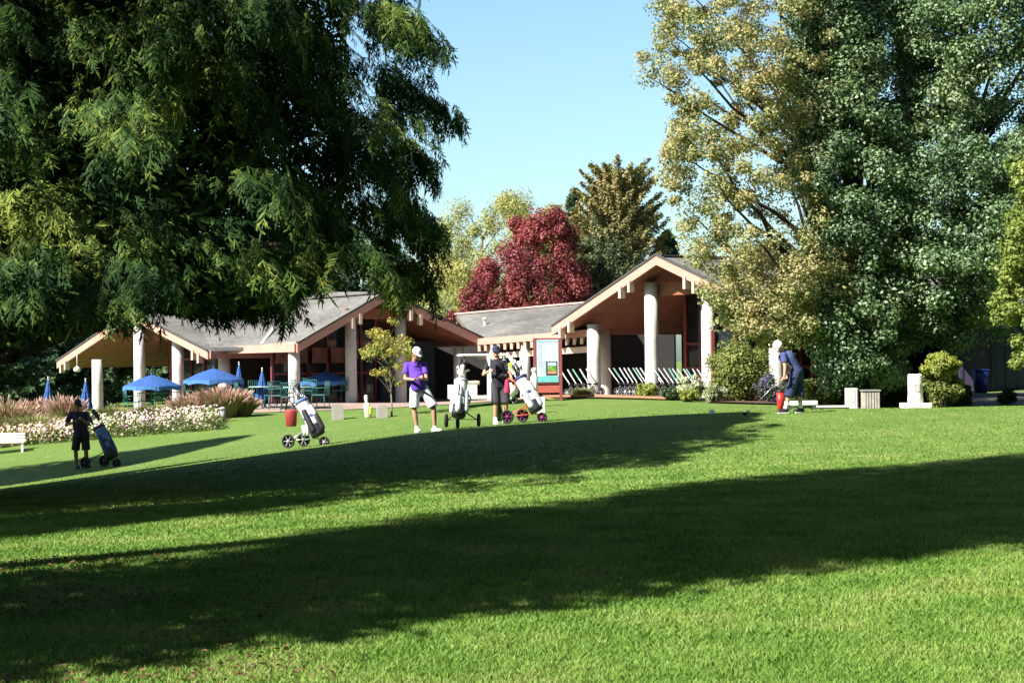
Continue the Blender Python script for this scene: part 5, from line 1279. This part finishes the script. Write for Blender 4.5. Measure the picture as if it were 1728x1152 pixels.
bush(1248, 48.3, 572, 108, shr, 26000, .075, 'large rounded olive-green shrub right of the gable columns', ncl=90)
bush(1172, 49.0, 632, 60, shw, 5000, .07, 'loose white-flowering shrub at the foot of the second gable column', ncl=26)
bush(1092, 50.2, 645, 46, shy, 3500, .06, 'small yellow-green shrub left of the tall gable column')
bush(1135, 49.2, 652, 44, shd, 3200, .06, 'low dark shrub between the tall gable columns')
bush(1163, 48.3, 655, 44, shy, 3000, .06, 'low yellow-green shrub in front of the rental trolleys')
bush(1205, 47.6, 648, 42, shw, 3000, .06, 'pale flowering shrub before the large rounded shrub')
bush(1300, 47.0, 628, 52, pur, 4500, .06, 'shrub with violet flowers beside the column behind the golfer')
bush(1345, 46.2, 640, 50, shd, 4500, .07, 'dark leafy shrub directly behind the golfer')
bush(1385, 45.6, 630, 56, shr, 6000, .07, 'leafy shrub with yellow-green leaves right of the golfer')
bush(1392, 44.2, 655, 50, shy, 3500, .06, 'low lime-coloured plant before the shrub right of the golfer')
bush(1440, 47.0, 560, 90, grn2, 11000, .11, 'large mid-green shrub around the foot of the middle trunks', ncl=60)
bush(1500, 48.5, 572, 80, shr, 9000, .10, 'tall brownish-green shrub right of the middle trunks', ncl=50)
bush(1455, 44.5, 632, 110, shd, 10000, .09, 'spreading dark ground shrub behind the slatted bin', ncl=70)
bush(1592, 41.5, 592, 66, shy, 9000, .065, 'bright yellow-green shrub before the blue-grey building', ncl=46, yb=640)
bush(1588, 41.8, 622, 78, shr, 8000, .07, 'dark green shrub under the bright yellow-green one', ncl=40)
bush(1380, 52.0, 572, 60, shd, 6000, .1, 'dark shrub against the window wall under the yellowing tree', ncl=40)
bush(1700, 44.8, 655, 40, shd, 2600, .07, 'small dark shrub beside the asphalt path')
# clipped dark hedge
h0 = GP(1488, 44.8); h1 = GP(1632, 44.8); n = 15000
t = RNG.random(n); c = np.outer(1 - t, np.array(h0)) + np.outer(t, np.array(h1)); side = RNG.integers(0, 3, n)
c[:, 1] += np.where(side == 0, -.45, RNG.uniform(-.45, .45, n)); hz = np.where(side == 1, .50, RNG.uniform(0, .5, n)); c[:, 2] += hz + RNG.normal(0, .02, n); c[:, 1] += RNG.normal(0, .03, n)
r = empty('hedge', (h0 + h1) / 2, label='low clipped dark hedge behind the stone pillar', cat='hedge')
v, f = kites(c, np.array([0, -.6, .5]) + RNG.normal(0, .6, (n, 3)), RNG.uniform(.05, .09, n), .6); npmesh('foliage', v, f, shd, r)
m_ = MB(); m_.beam(h0 + V((.05, 0, .21)), h1 + V((-.05, 0, .21)), .75, .42); m_.build('stem', mat('hedge_twigs', (.02, .025, .012), .95), r, world=True)

# young tree before the shaded gable
tree('young_tree', 'slim young tree with golden-green leaves by the shaded gable', 'tree', GP(661, 47.6),
     [(548, 645, 668), (570, 632, 690), (590, 618, 700), (620, 625, 690), (642, 645, 682)], 47.6, 1.5, 60, .16, 3600, .07,
     leafmat('golden_green', [(.14, .19, .04), (.26, .30, .06), (.42, .36, .08), (.40, .25, .06)], .35, 2.5), bark_p, .028, nlimb=22)

# ornamental grasses with pink plumes
pk = leafmat('pink_plume', [(.44, .24, .19), (.52, .34, .27), (.56, .44, .33)], .35, 2); stw = leafmat('straw_blade', [(.16, .20, .06), (.30, .32, .12), (.42, .38, .18)], .3, 2)
def tuft(px, d, ytop, w, label, n=1300, plume=True, blade=stw):
    b = GP(px, d); H = P(px, ytop, d).z - b.z; R = w / 2 / F * d; root = empty('ornamental_grass', b, label=label, cat='ornamental grass')
    th = RNG.uniform(0, 6.283, n); q = np.sqrt(RNG.random(n)); out = np.stack([np.cos(th), np.sin(th) * .7, 0 * th], -1); h = H * RNG.uniform(.6, 1, n) * (1 - .25 * q)
    p0 = np.array(b) + out * (R * .45 * q)[:, None]; p1 = p0 + out * (R * .35 * q)[:, None] + np.stack([0 * h, 0 * h, h * .65], -1); p2 = p0 + out * (R * .75 * q)[:, None] + np.stack([0 * h, 0 * h, h], -1)
    s = np.stack([-np.sin(th), np.cos(th), 0 * th], -1) * .012
    v = np.stack([p0 - s, p0 + s, p1 + s, p1 - s, p2, p2], 1).reshape(-1, 3); k = np.arange(n) * 6
    f = np.concatenate([np.stack([k, k + 1, k + 2], -1), np.stack([k, k + 2, k + 3], -1), np.stack([k + 3, k + 2, k + 4], -1)])
    npmesh('blades', v, f, blade, root)
    if plume:
        i = RNG.choice(n, n // 3, replace=False); m3 = 2
        c = (p2[i][:, None] + (p2[i] - p1[i])[:, None] * RNG.uniform(-.5, .25, (len(i), m3, 1))).reshape(-1, 3); nn = RNG.normal(size=c.shape); nn[:, 2] *= .2
        d_ = unit(np.repeat(p2[i] - p1[i], m3, 0)); t_ = np.cross(d_, unit(nn)) * .022; L = .10
        v = np.stack([c - d_ * L, c + t_, c + d_ * L, c - t_], 1).reshape(-1, 3); npmesh('plumes', v, np.arange(len(v)).reshape(-1, 4), pk, root)
tuft(10, 50.5, 668, 95, 'pink-plumed ornamental grass cut by the left edge')
tuft(62, 51.5, 672, 60, 'pink ornamental grass before the closed umbrella furthest left')
tuft(110, 50.8, 664, 62, 'tall pink ornamental grass left of the man in the shade')
tuft(60, 48.8, 690, 130, 'low pale green grass clump below the pink plumes at left', 900, False)
tuft(190, 50.0, 678, 90, 'pale green ornamental grass behind the blue golf bag', 1400, False)
tuft(262, 50.0, 676, 90, 'straw-coloured ornamental grass before the two sunlit columns', 1400, False)
tuft(322, 50.2, 664, 70, 'faded straw grass clump between column and pink grass', 1200, True)
tuft(375, 50.0, 650, 84, 'largest pink-plumed grass in front of the blue umbrella', 2400)
tuft(412, 50.4, 668, 50, 'small straw grass at the right end of the flower bed', 900, True)
tuft(982, 51.3, 650, 46, 'dry tan grass clump at the left porch column', 500, False); 
# flower bed: countless white and pink blooms over low foliage
n = 12000; px = RNG.uniform(-60, 372, n); dd = RNG.uniform(46.3, 49.6, n); x = (px - 864) / F * dd; z = GN(x, dd)
hgt = .10 + .25 * RNG.random(n) + .12 * np.sin(px / 17) ** 2
c = np.stack([x, dd, z + hgt * RNG.random(n) ** .4], -1); bm_ = leafmat('bed_foliage', [(.06, .10, .03), (.14, .18, .05), (.26, .26, .10)], .25, 2)
v, f = kites(c, RNG.normal(size=(n, 3)) + np.array([0, 0, .4]), RNG.uniform(.06, .12, n), .6); props(npmesh('bedding_foliage', v, f, bm_), 'low green foliage of the flower bed at the left', 'bedding plants', kind='stuff')
for nm, cols, k, lo, hi, lab in (('white_flowers', [(.62, .58, .46), (.66, .60, .36), (.7, .68, .66)], 1700, -60, 372, 'white and cream bedding flowers along the lawn at left'), ('pink_flowers', [(.50, .24, .34), (.62, .38, .50), (.42, .2, .42)], 950, 20, 360, 'pink and mauve flowers mixed into the bed at left'), ('orange_flowers', [(.6, .3, .12), (.65, .45, .25)], 700, -60, 130, 'tan and orange flowers at the left end of the bed')):
    ctr = RNG.uniform(lo, hi, 26); px = RNG.choice(ctr, k) + RNG.normal(0, 12, k); dd = RNG.uniform(46.3, 49.6, k); ok_ = (px > -70) & (px < 374); px = px[ok_]; dd = dd[ok_]; k = len(px); x = (px - 864) / F * dd
    c = np.stack([x, dd, GN(x, dd) + .10 + .36 * RNG.random(k)], -1); v, f = kites(c, np.array([-.3, -.6, .7]) + RNG.normal(0, .4, (k, 3)), RNG.uniform(.05, .09, k), .95)
    props(npmesh(nm, v, f, leafmat(nm, cols, .2, 3)), lab, 'flowers', kind='stuff')
